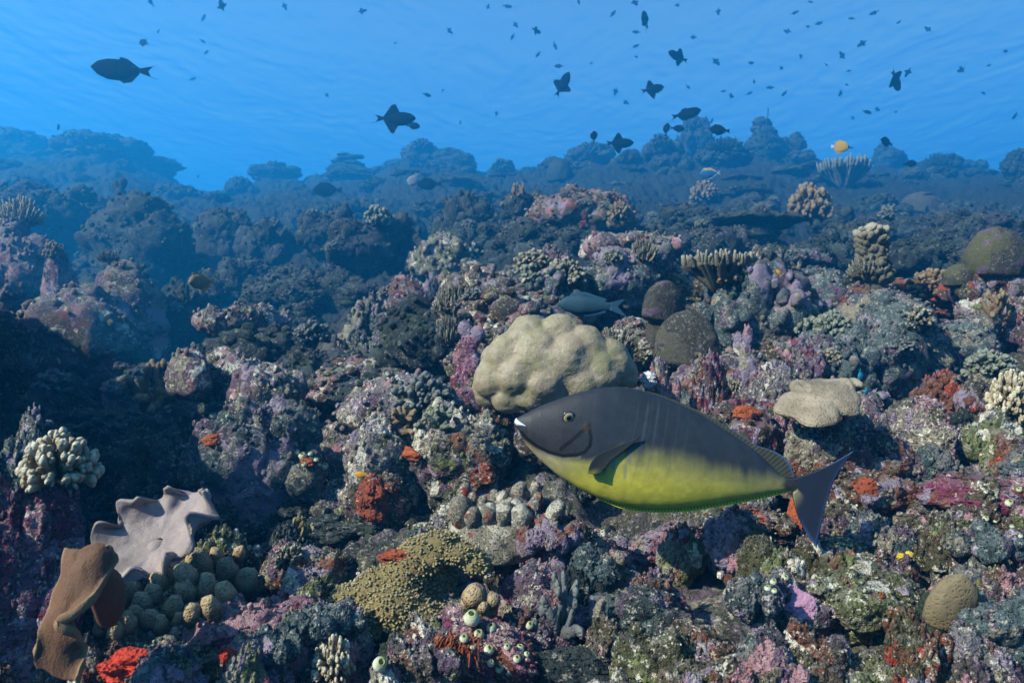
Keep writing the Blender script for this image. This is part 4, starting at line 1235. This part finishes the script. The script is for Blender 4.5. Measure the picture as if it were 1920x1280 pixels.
bd = np.interp(px_, Bx, By)
soft = np.interp(px_, [100, 430, 600, 900, 1500], [16, 26, 60, 85, 50])
yl = smooth(-1, 1, (py_ - bd + jag * smooth(430, 640, px_)) / soft)
dark = np.array([.016, .021, .029]) + np.array([.011, .012, .014]) * smooth(130, 420, py_)[:, None]
face = smooth(520, 300, px_)[:, None]
dark = dark * (1 - face) + np.array([.028, .026, .029]) * face
low = smooth(0, 1, (py_ - bd) / np.interp(px_, [100, 500, 900, 1500], [90, 150, 200, 60]))
yel = np.array([.36, .32, .085]) * (1 - low[:, None]) + np.array([.60, .50, .055]) * low[:, None]
throat = smooth(420, 200, px_)[:, None]
yel = yel * (1 - throat) + np.array([.40, .32, .17]) * throat
tail_f = smooth(1000, 1450, px_)[:, None] * .55
yel = yel * (1 - tail_f) + np.array([.34, .31, .12]) * tail_f
col = dark * (1 - yl[:, None]) + yel * yl[:, None]
def pd(P):
    P = np.array(P, float); best = np.full(len(px_), 1e9)
    for a, b in zip(P[:-1], P[1:]):
        d = b - a; t_ = np.clip(((px_ - a[0]) * d[0] + (py_ - a[1]) * d[1]) / (d @ d), 0, 1)
        best = np.minimum(best, np.hypot(px_ - a[0] - t_ * d[0], py_ - a[1] - t_ * d[1]))
    return best
gill = pd([(438, 318), (450, 365), (444, 410), (420, 440), (380, 458), (310, 464), (240, 448), (180, 418), (130, 382), (105, 352)])
branch = pd([(300, 428), (350, 388), (395, 348), (440, 308)])
mouthl = pd([(120, 320), (130, 350)])
for dist, wd, c, k in ((gill, 8, (.005, .005, .006), .97), (branch, 9, (.007, .006, .006), .93), (mouthl, 4, (.012, .011, .012), .8)):
    m = (k * smooth(wd * 1.5, wd * .6, dist))[:, None]; col = col * (1 - m) + np.array(c) * m
m = (.5 * smooth(30, 8, np.hypot(px_ - 425, py_ - 320)))[:, None]; col = col * (1 - m) + np.array([.07, .035, .015]) * m
hl = (.5 * smooth(9, 2, np.abs(gill - 15)) * (py_ > 440) * (px_ > 170) * (px_ < 400) * (py_ > np.interp(px_, [100, 240, 310, 380], [370, 450, 466, 460])))[:, None]
col = col * (1 - hl) + np.array([.22, .2, .19]) * hl
band = 0
for c0, w0, a0 in ((712, 12, .9), (735, 5, .5), (768, 10, .8), (820, 7, .55), (880, 6, .5), (662, 6, .5), (935, 6, .3)):
    cc = c0 + (py_ - 350) * -.22
    band = np.maximum(band, a0 * smooth(w0, w0 * .3, np.abs(px_ - cc)) * smooth(150, 260, py_) * smooth(660, 480, py_))
col = col * (1 - .3 * band[:, None]) + np.array([.09, .11, .14]) * .3 * band[:, None]
for cx_, cy_, rx_, ry_ in ((515, 530, 13, 24), (560, 502, 12, 32), (620, 540, 10, 48), (640, 470, 10, 40)):
    m = (.55 * smooth(1.2, .6, np.hypot((px_ - cx_) / rx_, (py_ - cy_) / ry_)))[:, None]; col = col * (1 - m) + np.array([.17, .17, .19]) * m
m = (.85 * smooth(40, 18, np.hypot((px_ - 1490) / 2, py_ - 622)))[:, None]; col = col * (1 - m) + np.array([.018, .018, .022]) * m
col = col * (1 + .10 * fbm(q * 6, 3, 8))[:, None]
me = mesh_np('body', v, f, M['fishskin']); set_col(me, col)
big = empty('unicornfish', at(940 + 850 / 2.743, 680 + 520 / 2.743, FY), (0, 0, R(0)))
tag(big, 'big grey and yellow fish with a white mouth and crescent tail', 'fish')
obj('body', me, big)
# eye
ex, ey = 338, 270
w_at = float(np.interp(ex, xs, hw)); tt_ = float(np.interp(ex, xs, tp)); bb_ = float(np.interp(ex, xs, bt))
cz = (ey - (tt_ + bb_) / 2) / ((bb_ - tt_) / 2)
yv = w_at * (1 - cz * cz) ** .525
for sgn in (-1, 1):
    b, fi = ICO[4]
    e = b * np.array([33 * U, 12 * U, 33 * U]); rr = np.hypot(e[:, 0], e[:, 2]) / U
    c = np.where(rr[:, None] < 26, np.array([[.5, .36, .16]]), np.array([[.03, .024, .02]]))
    c = np.where((rr[:, None] < 26) & (rr[:, None] > 22), np.array([[.6, .52, .36]]), c)
    mm = mesh_np('eye', e, [fi], fish_mat('eye_skin', .25, .5, .02) if 'eye' not in M else M['eye']); M['eye'] = mm.materials[0]
    set_col(mm, c)
    eo = obj('eye', mm, big); eo.location = (fx(ex), sgn * (yv + .0012), fz(ey)); eo.rotation_euler = (sgn * -.30, 0, sgn * -.22)
    pm = mesh_np('pupil', ICO[3][0] * np.array([16 * U, 9 * U, 16 * U]), [ICO[3][1]], M['eye']); set_col(pm, np.full((len(pm.vertices), 3), .004))
    po = obj('pupil', pm, eo); po.location = (0, sgn * 6 * U, 0)
# mouth: white lips
lx = np.linspace(68, 124, 24)
lt_ = np.interp(lx, [68, 76, 90, 110, 124], [300, 283, 292, 305, 316]); lb_ = np.interp(lx, [68, 76, 95, 124], [309, 322, 325, 322])
lh = np.interp(lx, xs, hw) * 1.10 + .0012
v, f = loft(fx(lx), fz(lt_), fz(lb_), lh, 24, .8)
mm = mesh_np('mouth', v, f, M['finskin']); set_col(mm, np.full((len(v), 3), .62) * np.array([.94, 1, 1.03]))
obj('mouth', mm, big)
# fins
def fin_part(name, base, outer, th0, th1, colf, parent, **kw):
    v, f, k, s = fin([(fx(a), fz(b)) for a, b in base], [(fx(a), fz(b)) for a, b in outer], th0, th1, **kw)
    mm = mesh_np(name, v, f, M['finskin']); set_col(mm, colf(k, s)); return obj(name, mm, parent)
def rays(s, n, d=.5): return (.5 + .5 * np.sin(s * n * 2 * math.pi))
def c_dors(k, s):
    r = rays(s + .05 * k, 46)[:, None]
    c = np.array([.022, .024, .026]) * (1 - r) + np.array([.085, .085, .05]) * r
    e = (smooth(.86, .97, k) * smooth(.3, .6, s))[:, None]
    return c * (1 - e) + np.array([.05, .12, .28]) * e
fin_part('dorsal_fin', [(640, 132), (800, 172), (900, 212), (1000, 259), (1100, 319), (1200, 383), (1300, 453), (1370, 517), (1436, 590)],
         [(640, 124), (800, 158), (900, 194), (1000, 238), (1100, 292), (1200, 350), (1300, 420), (1400, 452), (1455, 482), (1485, 520), (1500, 560), (1506, 584), (1496, 594)], .004, .0014, c_dors, big, ns=220, nv=20)
def c_anal(k, s):
    r = rays(s * 1 + .012 * k, 60)[:, None]
    c = np.array([.14, .14, .02]) * (1 - r) + np.array([.6, .55, .03]) * r
    e = smooth(.72, .9, k)[:, None]
    return c * (1 - e) + np.array([.8, .72, .03]) * e
fin_part('anal_fin', [(480, 684), (600, 722), (700, 740), (800, 747), (900, 744), (1000, 734), (1100, 718), (1200, 700), (1300, 682), (1400, 663), (1474, 650)],
         [(500, 700), (600, 744), (700, 764), (800, 771), (900, 769), (1000, 759), (1100, 743), (1200, 725), (1300, 706), (1400, 686), (1494, 660)], .004, .0014, c_anal, big, ns=260, nv=14)
def c_tail(k, s):
    r = rays(s, 30)[:, None]
    c = np.array([.021, .027, .044]) * (.82 + .3 * r)
    b = (smooth(.35, 0, k) * smooth(.62, .75, s))[:, None]; c = c * (1 - b) + np.array([.26, .22, .12]) * b
    e = smooth(.9, .99, k)[:, None] * .5 + (smooth(.9, 1, np.abs(2 * s - 1)) * smooth(.4, .8, k))[:, None] * .6
    return c * (1 - np.clip(e, 0, 1)) + np.array([.05, .10, .26]) * np.clip(e, 0, 1)
tv = [(1500, 598), (1515, 612), (1520, 635), (1515, 652), (1500, 664)]
to = [(1815, 450), (1775, 500), (1738, 555), (1708, 610), (1690, 660), (1668, 730), (1650, 800), (1636, 880), (1620, 950)]
B_ = resample(tv, 90); O_ = resample(to, 90)
nv = 30; kk = np.linspace(0, 1, nv)[:, None, None]
P = B_[None] * (1 - kk) + O_[None] * kk
sv = np.linspace(0, 1, 90)
bow = (np.sin(np.linspace(0, 1, nv) * math.pi)[:, None] * ((2 * sv - 1)[None] ** 3))
P[..., 1] += -np.abs(bow) * 0 ; P[..., 0] += -14 * np.clip(-bow, 0, 1) * 0
P[..., 0] += -26 * np.clip(bow, 0, 1); P[..., 1] += 16 * np.clip(-bow, 0, 1)
th = np.linspace(.0085, .0012, nv)[:, None] + 0 * sv[None]
a = np.stack([fx(P[..., 0]), -th / 2, fz(P[..., 1])], -1).reshape(-1, 3); b = a * np.array([1, -1, 1])
f1 = grid_faces(nv, 90); o_ = nv * 90
ring = np.concatenate([np.arange(90), np.arange(1, nv) * 90 + 89, (nv - 1) * 90 + np.arange(88, -1, -1), np.arange(nv - 2, 0, -1) * 90]); r2 = np.roll(ring, -1)
mm = mesh_np('tail_fin', np.concatenate([a, b]), [f1, f1[:, ::-1] + o_, np.stack([ring, ring + o_, r2 + o_, r2], -1)], M['finskin'])
kf = np.repeat(np.linspace(0, 1, nv), 90); sf = np.tile(sv, nv)
set_col(mm, c_tail(np.r_[kf, kf], np.r_[sf, sf])); obj('tail_fin', mm, big)
def c_pec(k, s):
    r = rays(s, 9)[:, None]
    c = np.array([.009, .010, .012]) * (1 - r) + np.array([.017, .02, .022]) * r
    g = (smooth(.75, 1, s) * smooth(.9, .3, k))[:, None]
    return c * (1 - g) + np.array([.12, .13, .02]) * g
for sgn in (-1, 1):
    yb = sgn * .0345
    fin_part('pectoral_fin', [(434, 548), (438, 520), (448, 495), (466, 470), (486, 452)][::-1], [(690, 362), (684, 372), (630, 415), (555, 470), (486, 550)], .003, .0012, c_pec, big, ns=40, nv=24, y0=yb, flare=sgn * .005)

# ---- dark reef fish seen as silhouettes
def navy(c): return lambda n: np.tile(np.array(c), (n, 1))
def small_fish(outT, outB, hwmax, col, fins, nx=60, nring=28, shine=None):
    """profile points in body lengths, snout at x = 0 facing -x"""
    xs = np.linspace(0, 1, nx); xs = xs ** 1.15
    tp = gsmooth(np.interp(xs, *zip(*outT)), 2); bt = gsmooth(np.interp(xs, *zip(*outB)), 2)
    hw = hwmax * np.sqrt(np.clip(1 - ((xs - .42) / .6) ** 2, .003, 1)) * np.interp(xs, [0, .1, .5, 1], [.5, .85, 1, .35])
    v, f = loft(xs, tp, bt, hw, nring, 1.0)
    fm = M['darkfish'] if col is NAVY else M['finskin']
    me = mesh_np('body', v, f, fm)
    set_col(me, col(v) if callable(col) else np.tile(np.array(col), (len(v), 1)))
    parts = [('body', me)]
    for name, base, outer, c in fins:
        v, f, k, s = fin(base, outer, .02, .006, ns=26, nv=8)
        m2 = mesh_np(name, v, f, fm); set_col(m2, np.tile(np.array(c), (len(v), 1))); parts.append((name, m2))
    return parts
NAVY = (.004, .005, .008)
TT = [(0, .0), (.03, .05), (.14, .14), (.32, .19), (.55, .195), (.75, .13), (.9, .055), (1, .035)]
TB = [(0, -.02), (.03, -.06), (.14, -.15), (.35, -.23), (.6, -.24), (.78, -.17), (.92, -.06), (1, -.035)]
TAIL = ('tail_fin', [(.98, .04), (1.0, 0), (.98, -.04)], [(1.33, .13), (1.24, .10), (1.17, 0), (1.24, -.12), (1.42, -.16)], NAVY)
trig_fold = small_fish(TT, TB, .09, NAVY, [('dorsal_fin', [(.55, .19), (.75, .125), (.98, .03)], [(.58, .245), (.72, .22), (.99, .05)], NAVY), ('anal_fin', [(.6, -.235), (.78, -.165), (.98, -.03)], [(.68, -.285), (.85, -.25), (1.0, -.06)], NAVY), TAIL])
trig_flare = small_fish(TT, TB, .09, NAVY, [('dorsal_fin', [(.5, .19), (.72, .14), (.98, .03)], [(.62, .44), (.74, .42), (1.0, .06)], NAVY), ('anal_fin', [(.55, -.235), (.76, -.175), (.98, -.03)], [(.68, -.47), (.78, -.45), (1.0, -.06)], NAVY), TAIL])
OT = [(0, 0), (.04, .08), (.2, .22), (.45, .27), (.7, .2), (.9, .07), (1, .045)]
OB = [(0, -.02), (.04, -.09), (.2, -.23), (.45, -.28), (.7, -.21), (.9, -.07), (1, -.045)]
oval = small_fish(OT, OB, .09, NAVY, [('dorsal_fin', [(.25, .24), (.6, .23), (.92, .06)], [(.28, .30), (.65, .29), (.97, .09)], NAVY), ('anal_fin', [(.4, -.27), (.65, -.22), (.92, -.06)], [(.45, -.33), (.68, -.29), (.97, -.09)], NAVY), ('tail_fin', [(.98, .05), (1, 0), (.98, -.05)], [(1.2, .13), (1.16, 0), (1.2, -.13)], NAVY)])

def swim(parts, name, label, px, py, length, Y, face=-1, roll=0, yaw=0, cat='fish', group=None, pitch=0):
    """length = pixels nose to tail tip; face -1 looks to the picture's left"""
    Y = Y * 2.5 if Y > 3.3 else Y
    o = empty(name, at(px, py, Y)); L = length / 1.36 / FPX * Y
    o.scale = (L, L, L)
    o.rotation_euler = (Matrix.Rotation(R(roll), 3, 'Y') @ Matrix.Rotation((0 if face < 0 else math.pi) + R(yaw), 3, 'Z') @ Matrix.Rotation(R(pitch), 3, 'X')).to_euler()
    tag(o, label, cat, group)
    for nm, me in parts:
        c = obj(nm, me, o); c.location = (-.62, 0, 0)
    return o
swim(trig_fold, 'triggerfish', 'large dark triggerfish gliding alone with its fins folded', 228, 130, 124, 3.4, -1, 5)
swim(trig_flare, 'triggerfish', 'dark triggerfish with both fins spread wide above the bushy crest head', 742, 222, 82, 4.2, 1, 0)
swim(oval, 'damselfish', 'small blue-green fish peeping out under the fin-spreading triggerfish', 774, 236, 30, 5, 1, 5)
swim(trig_flare, 'triggerfish', 'dark triggerfish steeply climbing with a forked tail hanging down', 1055, 158, 56, 5, 1, -62)
swim(trig_flare, 'triggerfish', 'dark triggerfish with its nose tilted up, lower fin lowered', 1224, 167, 54, 5, 1, -18, 18)
swim(trig_flare, 'triggerfish', 'dark triggerfish heading the other way, high in open water', 1271, 106, 50, 5.2, -1, 14, 25)
swim(trig_fold, 'triggerfish', 'dark triggerfish with a curled tail above the ragged pinnacle', 1287, 213, 62, 4.8, 1, -14)
swim(trig_flare, 'triggerfish', 'dark triggerfish with a tall dorsal fin just over the crest', 1163, 268, 58, 4.8, 1, -4, 10)
swim(trig_flare, 'triggerfish', 'slim dark triggerfish diving nose down with its dorsal fin raised', 1680, 151, 58, 5.2, 1, 36, 40)
swim(trig_fold, 'triggerfish', 'narrow dark fish turning downward near the water surface', 1210, 38, 44, 5.6, -1, 52, 55)
swim(oval, 'surgeonfish', 'oval black fish facing the high crest pinnacle', 1350, 244, 44, 4.6, -1, 6)
swim(oval, 'surgeonfish', 'oval black fish at the tip of the faint rounded bommie', 1663, 267, 38, 5, -1, 14, 25)
swim(oval, 'damselfish', 'small black fish below the curled-tail triggerfish', 1270, 241, 30, 5, 1, 5)
swim(oval, 'damselfish', 'small dark fish low over the right crest', 1706, 307, 30, 5.2, 1, -5)
swim(oval, 'surgeonfish', 'black fish resting against the crest beside the pale upright fish', 806, 345, 52, 5.2, -1, 0)
swim(oval, 'surgeonfish', 'dim dark fish low in front of the crest shadows', 615, 356, 62, 5.6, -1, 2)

def two(c1, c2, axis, lim, w=.05):
    return lambda v: np.array(c1) * (1 - smooth(lim - w, lim + w, v[:, axis]))[:, None] + np.array(c2) * smooth(lim - w, lim + w, v[:, axis])[:, None]
YEL = (.5, .28, .03)
def longnose(v):
    c = np.tile(np.array(YEL), (len(v), 1)); m = ((v[:, 0] < .33) & (v[:, 2] > -.02 + (v[:, 0] - .1) * -.3))[:, None]
    c = np.where(m, np.array([[.01, .01, .012]]), c)
    return np.where(((v[:, 0] < .34) & (v[:, 2] < -.02))[:, None], np.array([[.5, .5, .48]]), c)
lnose = small_fish([(0, .012), (.18, .02), (.24, .06), (.4, .25), (.7, .29), (.92, .2), (.96, .06), (1, .05)], [(0, -.012), (.18, -.02), (.26, -.07), (.4, -.2), (.7, -.29), (.92, -.2), (.96, -.06), (1, -.05)], .07, longnose,
    [('dorsal_fin', [(.4, .24), (.7, .28), (.94, .15)], [(.42, .29), (.74, .36), (1.02, .2)], YEL), ('anal_fin', [(.5, -.24), (.72, -.28), (.94, -.15)], [(.55, -.3), (.76, -.36), (1.02, -.2)], YEL), ('tail_fin', [(.97, .06), (1, 0), (.97, -.06)], [(1.16, .09), (1.14, 0), (1.16, -.09)], (.5, .5, .48))])
swim(lnose, 'butterflyfish', 'yellow fish with a dark mask and long thin snout', 1578, 276, 50, 3.6, 1, 5)
pb = small_fish(OT, OB, .08, two((.025, .1, .22), (.3, .24, .05), 2, .17, .05), [('dorsal_fin', [(.25, .24), (.6, .23), (.92, .06)], [(.28, .30), (.65, .29), (.97, .09)], (.5, .4, .05)), ('tail_fin', [(.98, .05), (1, 0), (.98, -.05)], [(1.2, .13), (1.14, 0), (1.2, -.13)], (.25, .28, .3)), ('anal_fin', [(.4, -.27), (.65, -.22), (.92, -.06)], [(.45, -.33), (.68, -.29), (.97, -.09)], (.3, .4, .5))])
swim(pb, 'surgeonfish', 'blue fish with a yellow back line and white tail', 1332, 325, 46, 4.2, -1, -4)
par = small_fish([(0, .0), (.03, .07), (.15, .15), (.4, .19), (.7, .14), (.9, .075), (1, .07)], [(0, -.04), (.04, -.09), (.15, -.15), (.4, -.19), (.7, -.15), (.9, -.08), (1, -.07)], .1, (.018, .05, .075),
    [('dorsal_fin', [(.2, .15), (.5, .18), (.9, .07)], [(.22, .2), (.5, .25), (.93, .13)], (.014, .05, .09)), ('anal_fin', [(.5, -.18), (.7, -.14), (.9, -.07)], [(.52, -.23), (.7, -.2), (.93, -.13)], (.014, .05, .09)), ('tail_fin', [(.98, .07), (1, 0), (.98, -.07)], [(1.3, .17), (1.14, 0), (1.34, -.2)], (.014, .05, .09)), ('pectoral_fin', [(.3, -.02), (.32, -.06)], [(.5, -.02), (.47, -.13)], (.014, .05, .09))])
swim(par, 'parrotfish', 'blue-grey fish sheltering in the hole behind the big lobed coral', 1108, 572, 132, 2.15, -1, 4, -10)
grey = small_fish(OT, OB, .09, (.12, .125, .12), [('tail_fin', [(.98, .05), (1, 0), (.98, -.05)], [(1.25, .15), (1.14, 0), (1.25, -.15)], (.16, .16, .15)), ('dorsal_fin', [(.25, .24), (.6, .23), (.92, .06)], [(.28, .30), (.65, .29), (.97, .09)], (.3, .3, .3))])
swim(grey, 'reef_fish', 'pale grey fish hanging nearly upright over the crest', 776, 336, 46, 5.5, -1, -70, 40)
swim(grey, 'reef_fish', 'small silvery fish seen edge-on near the tall-finned triggerfish', 1113, 257, 34, 4.6, -1, 78, 60)
swim(grey, 'reef_fish', 'blue-grey fish turned end-on above the lumpy coral stack', 1249, 243, 34, 5.5, -1, 80, 55)
brn = small_fish(OT, OB, .13, (.2, .13, .06), [('tail_fin', [(.98, .05), (1, 0), (.98, -.05)], [(1.25, .15), (1.14, 0), (1.25, -.15)], (.35, .2, .04)), ('dorsal_fin', [(.25, .24), (.6, .23), (.92, .06)], [(.28, .34), (.65, .33), (.97, .09)], (.35, .2, .04)), ('pectoral_fin', [(.35, -.05), (.35, -.12)], [(.6, -.02), (.55, -.22)], (.4, .22, .04)), ('anal_fin', [(.4, -.27), (.65, -.22), (.92, -.06)], [(.45, -.34), (.68, -.32), (.97, -.09)], (.4, .22, .04))])
swim(brn, 'reef_fish', 'brown fish with orange-yellow fins seen from the front', 380, 528, 74, 3.28, -1, -18, 72)
org = small_fish(OT, OB, .1, (.6, .26, .02), [('tail_fin', [(.98, .05), (1, 0), (.98, -.05)], [(1.2, .12), (1.16, 0), (1.2, -.12)], (.6, .3, .03)), ('dorsal_fin', [(.25, .24), (.6, .23), (.92, .06)], [(.28, .30), (.65, .29), (.97, .09)], (.6, .28, .02))])
swim(org, 'damselfish', 'tiny orange-yellow fish at the foot of the speckled lump', 679, 890, 30, 1.32, -1, 5)
swim(org, 'damselfish', 'tiny orange fish in the dark below the table of fingers', 1461, 512, 18, 2.2, -1, 60)
chro = small_fish(OT, OB, .1, (.03, .26, .4), [('tail_fin', [(.98, .05), (1, 0), (.98, -.05)], [(1.25, .15), (1.14, 0), (1.25, -.15)], (.05, .3, .42)), ('dorsal_fin', [(.25, .24), (.6, .23), (.92, .06)], [(.28, .30), (.65, .29), (.97, .09)], (.03, .2, .35))])
swim(chro, 'chromis', 'tiny bright blue fish diving over the rimmed cap coral', 1613, 702, 26, 1.4, 1, 72, 20)
swim(chro, 'chromis', 'second tiny bright blue fish, below the diving one', 1625, 731, 20, 1.4, 1, 80, 25)
wr = small_fish([(0, 0), (.1, .05), (.5, .08), (.9, .05), (1, .04)], [(0, -.01), (.1, -.05), (.5, -.08), (.9, -.05), (1, -.04)], .05, two((.4, .42, .45), (.02, .03, .05), 2, .0, .02), [('tail_fin', [(.98, .05), (1, 0), (.98, -.05)], [(1.2, .09), (1.2, 0), (1.2, -.09)], (.03, .05, .1))])
swim(wr, 'wrasse', 'tiny slim striped fish over the grey leather coral', 386, 957, 40, 1.1, -1, 2)
dim = small_fish(OT, [(a, b * .7) for a, b in OB], .1, (.1, .09, .07), [('tail_fin', [(.98, .05), (1, 0), (.98, -.05)], [(1.2, .12), (1.16, 0), (1.2, -.12)], (.1, .09, .07)), ('dorsal_fin', [(.25, .24), (.6, .23), (.92, .06)], [(.28, .30), (.65, .29), (.97, .09)], (.1, .09, .07))])

# ---- the far shoal: too small to show parts, one mesh each
v1, f1 = [], []
allp = []
for nm, me in trig_flare:
    a_, n_, ff = arrays(me); allp.append((a_, ff))
v, f = merge(allp); far_a = mesh_np('far_fish', v - np.array([.62, 0, 0]), f, M['darkfish']); set_col(far_a, np.tile(np.array(NAVY), (len(v), 1)))
allp = []
for nm, me in trig_fold:
    a_, n_, ff = arrays(me); allp.append((a_, ff))
v, f = merge(allp); far_b = mesh_np('far_fish', v - np.array([.62, 0, 0]), f, M['darkfish']); set_col(far_b, np.tile(np.array(NAVY), (len(v), 1)))
SHOAL = [(416, 10, 28), (534, 12, 16), (381, 34, 18), (297, 59, 15), (270, 80, 40), (380, 77, 13), (386, 99, 15), (361, 148, 15), (613, 178, 17), (109, 239, 24), (371, 331, 11), (282, 2, 22),
 (679, 21, 19), (741, 81, 12), (843, 58, 17), (915, 13, 11), (951, 12, 19), (967, 47, 15), (961, 69, 15), (1006, 58, 24), (1041, 86, 17), (1009, 102, 15), (1048, 124, 20), (1109, 119, 10), (1085, 3, 13), (1149, 26, 17), (1191, 5, 22),
 (1193, 60, 18), (1193, 86, 16), (1193, 107, 12), (1270, 10, 11), (1154, 172, 17), (1174, 192, 14), (801, 178, 19), (830, 170, 10), (931, 213, 11), (863, 230, 10), (1010, 316, 10), (1347, 22, 16), (1520, 4, 14), (1490, 24, 16),
 (1597, 35, 17), (1535, 44, 16), (1515, 50, 11), (1476, 59, 16), (1639, 24, 18), (1685, 42, 10), (1740, 55, 17), (1300, 70, 14), (1616, 82, 19), (1579, 104, 19), (1502, 106, 14), (1550, 122, 9), (1343, 116, 20), (1408, 118, 18), (1465, 128, 13),
 (1591, 133, 10), (1702, 136, 19), (1802, 131, 20), (1885, 96, 17), (1854, 123, 9), (1414, 153, 13), (1445, 164, 17), (1290, 163, 13), (1356, 171, 14), (1371, 180, 17), (1405, 175, 14), (1471, 175, 15), (1576, 176, 16), (1588, 159, 12),
 (1844, 175, 11), (1626, 210, 20), (1645, 205, 15), (1599, 221, 10), (1680, 210, 8), (1903, 217, 16), (1334, 228, 13), (1505, 258, 10), (1640, 299, 14)]
for px, py, s in SHOAL:
    Y = min(min(32.0, max(15, 420 / s)) * rnd.uniform(.9, 1.1), 11.2 * FPX / (640 - py))
    o = obj('small_fish', far_a if rnd.random() < .45 else far_b)
    L = s / 1.3 / FPX * Y; o.scale = (L, L, L); o.location = at(px, py, Y)
    o.rotation_euler = (Matrix.Rotation(R(rnd.choice((-1, 1)) * rnd.choice((5, 15, 30, 50, 70))), 3, 'Y') @ Matrix.Rotation(rnd.choice((0, math.pi)) + R(rnd.uniform(-50, 50)), 3, 'Z')).to_euler()
    tag(o, 'tiny far-off fish of the shoal scattered in open blue water', 'fish', 'far shoal in open water')

# ------------------------------------------------------------------ labels of the loose stones, boulders and bushes: look first, then the nearest thing one can find
bpy.context.view_layer.update()
MARK = [('big lobed coral', 'big smooth beige lobed'), ('rimmed cap coral', 'beige rimmed'), ('olive polyp coral', 'olive saddle'), ('brown knob coral', 'brown coral of fat'), ('grey leather coral', 'lavender-grey'),
 ('brown leather coral', 'brown leather coral hanging'), ('white branching coral', 'bright white and tan'), ('pale knob clump', 'pale clump of stubby'), ('brown disc coral', 'velvety brown disc'), ('rust-red sponge', 'rust-red upright'),
 ('pale pointed spire', 'pale pointed spire'), ('dark plate corals', 'dark upright plate coral, front'), ('tower of pale knobs', 'upright tower'), ('cream table coral', 'wide cream-tipped'), ('sage bush coral', 'pale sage bush'),
 ('bright cream fan coral', 'bright cream fan'), ('wide domed boulder', 'wide domed boulder with'), ('red-brown outcrop', 'dark red-brown outcrop'), ('massive overhanging boulder', 'massive dark overhanging'), ('round brown dome coral', 'round brown dome'),
 ('wine-purple stump', 'stubby wine-purple'), ('tan blunt-branched coral', 'tan blunt-branched'), ('spiky table coral', 'spiky green-tipped'), ('pink squirt-dotted boulder', 'pink boulder dotted'), ('blue-grey ledge', 'blue-grey ledge ending'),
 ('yellow sponge tufts', 'tiny bright yellow'), ('lilac-topped block', 'lilac-topped crusted block'), ('lilac corner slab', 'lilac-grey sloping slab'), ('slanting knobbed block', 'big slanting block'), ('pale mauve shelf', 'pale and mauve shelf'),
 ('lilac rounded boulder', 'pale lilac crusted boulder'), ('humped dark boulder', 'dark humped boulder'), ('brown rosette coral', 'brown branching rosette'), ('brown knob-studded dome', 'brown dome studded'), ('long dark shelf', 'long dark shelf'),
 ('knobbly reef column', 'pinkish knobbly reef column'), ('magenta squirt block', 'magenta block on which'), ('grey finger coral', 'smooth grey finger'), ('broad crest outcrop', 'broad hazy coral outcrop'), ('tallest pinnacle', 'tallest coral pinnacle'),
 ('leaning crag', 'leaning crag of coral'), ('thumb-shaped pinnacle', 'hazy thumb-shaped'), ('bushy crest head', 'bushy-topped coral head'), ('flat-topped crest head', 'small flat-topped'), ('horned crest rock', 'hazy crest rock with'), ('faint rounded bommie', 'faint rounded bommie'),
 ('knuckled crest head', 'knuckled coral head'), ('dark blue bank', 'dark blue bank'), ('blue-grey bank', 'broad blue-grey bank'), ('knuckled coral post', 'upright knuckled coral post'), ('long lilac-edged ledge', 'long lilac-edged'), ('dark red squirtless crag', 'no such label'),
 ('wine-red faced block', 'wine-red faced'), ('yellow-green boulder', 'yellow-green speckled boulder'), ('dark boulder bank', 'dark ragged boulder bank')]
marks = []
for o in C.objects:
    if o.parent is None and 'label' in o:
        for ph, sub in MARK:
            if o['label'].startswith(sub): marks.append((ph, o.matrix_world.translation.copy()))
COLW = {'mixed': 'mottled brown', 'bluegrey': 'blue-grey', 'purple': 'mauve', 'rust': 'rust-brown', 'pale': 'pale', 'green': 'olive', 'dark': 'dark', 'far': 'blackish', 'cream': 'cream', 'sage': 'sage-green', 'greyfinger': 'grey', 'tan': 'tan', 'farcoral': 'blackish'}
SHW = {'lumpy': 'lumpy', 'crag': 'craggy', 'knobby': 'knobbly', 'ledge': 'flat', 'bommie': 'bristly', 'cauliflower': 'dense', 'finger': 'spiky', 'forked': 'forked'}
for o in C.objects:
    if o.name in INFO and o.get('group'):
        kind, mt, cx, top = INFO[o.name]
        p = o.location
        best = sorted(marks, key=lambda m: (m[1] - p).length / max(.5, p.y))
        ph, q = best[0]
        d = q - p; k = .09 * max(p.y, 1)
        rel = 'upslope of' if d.y < -k else 'downslope of' if d.y > k else 'beside'
        size = o.scale[0] * FPX / p.y
        sz = 'small' if size < 70 else 'large' if size > 130 else 'middling'
        word = {'stone': 'stone', 'boulder': 'boulder', 'coral': 'coral bush'}[o['category']]
        o['label'] = f"{sz} {SHW[kind]} {COLW[mt]} {word} {rel} the {ph}"
        if o['category'] == 'boulder': o['group'] = 'boulders of the reef slope'
        if word == 'coral bush': o['group'] = 'coral bushes of the reef slope'
FMARK = [('the large lone triggerfish', 228, 130), ('the fin-spreading triggerfish', 742, 222), ('the climbing triggerfish', 1055, 158), ('the upturned triggerfish', 1224, 167), ('the triggerfish heading the other way', 1271, 106), ('the diving slim triggerfish', 1680, 151),
         ('the narrow turning fish', 1210, 38), ('the yellow long-snouted fish', 1578, 276), ('the oval black fish at the crest', 1350, 244), ('the curled-tail triggerfish', 1287, 213)]
for o in C.objects:
    if o.name.startswith('small_fish'):
        P = o.location; px, py = 960 + FPX * P.x / P.y, 640 - FPX * P.z / P.y
        ph = min(FMARK, key=lambda m: math.hypot(m[1] - px, m[2] - py))[0]
        o['label'] = f"tiny far-off fish in open blue water beyond {ph}"
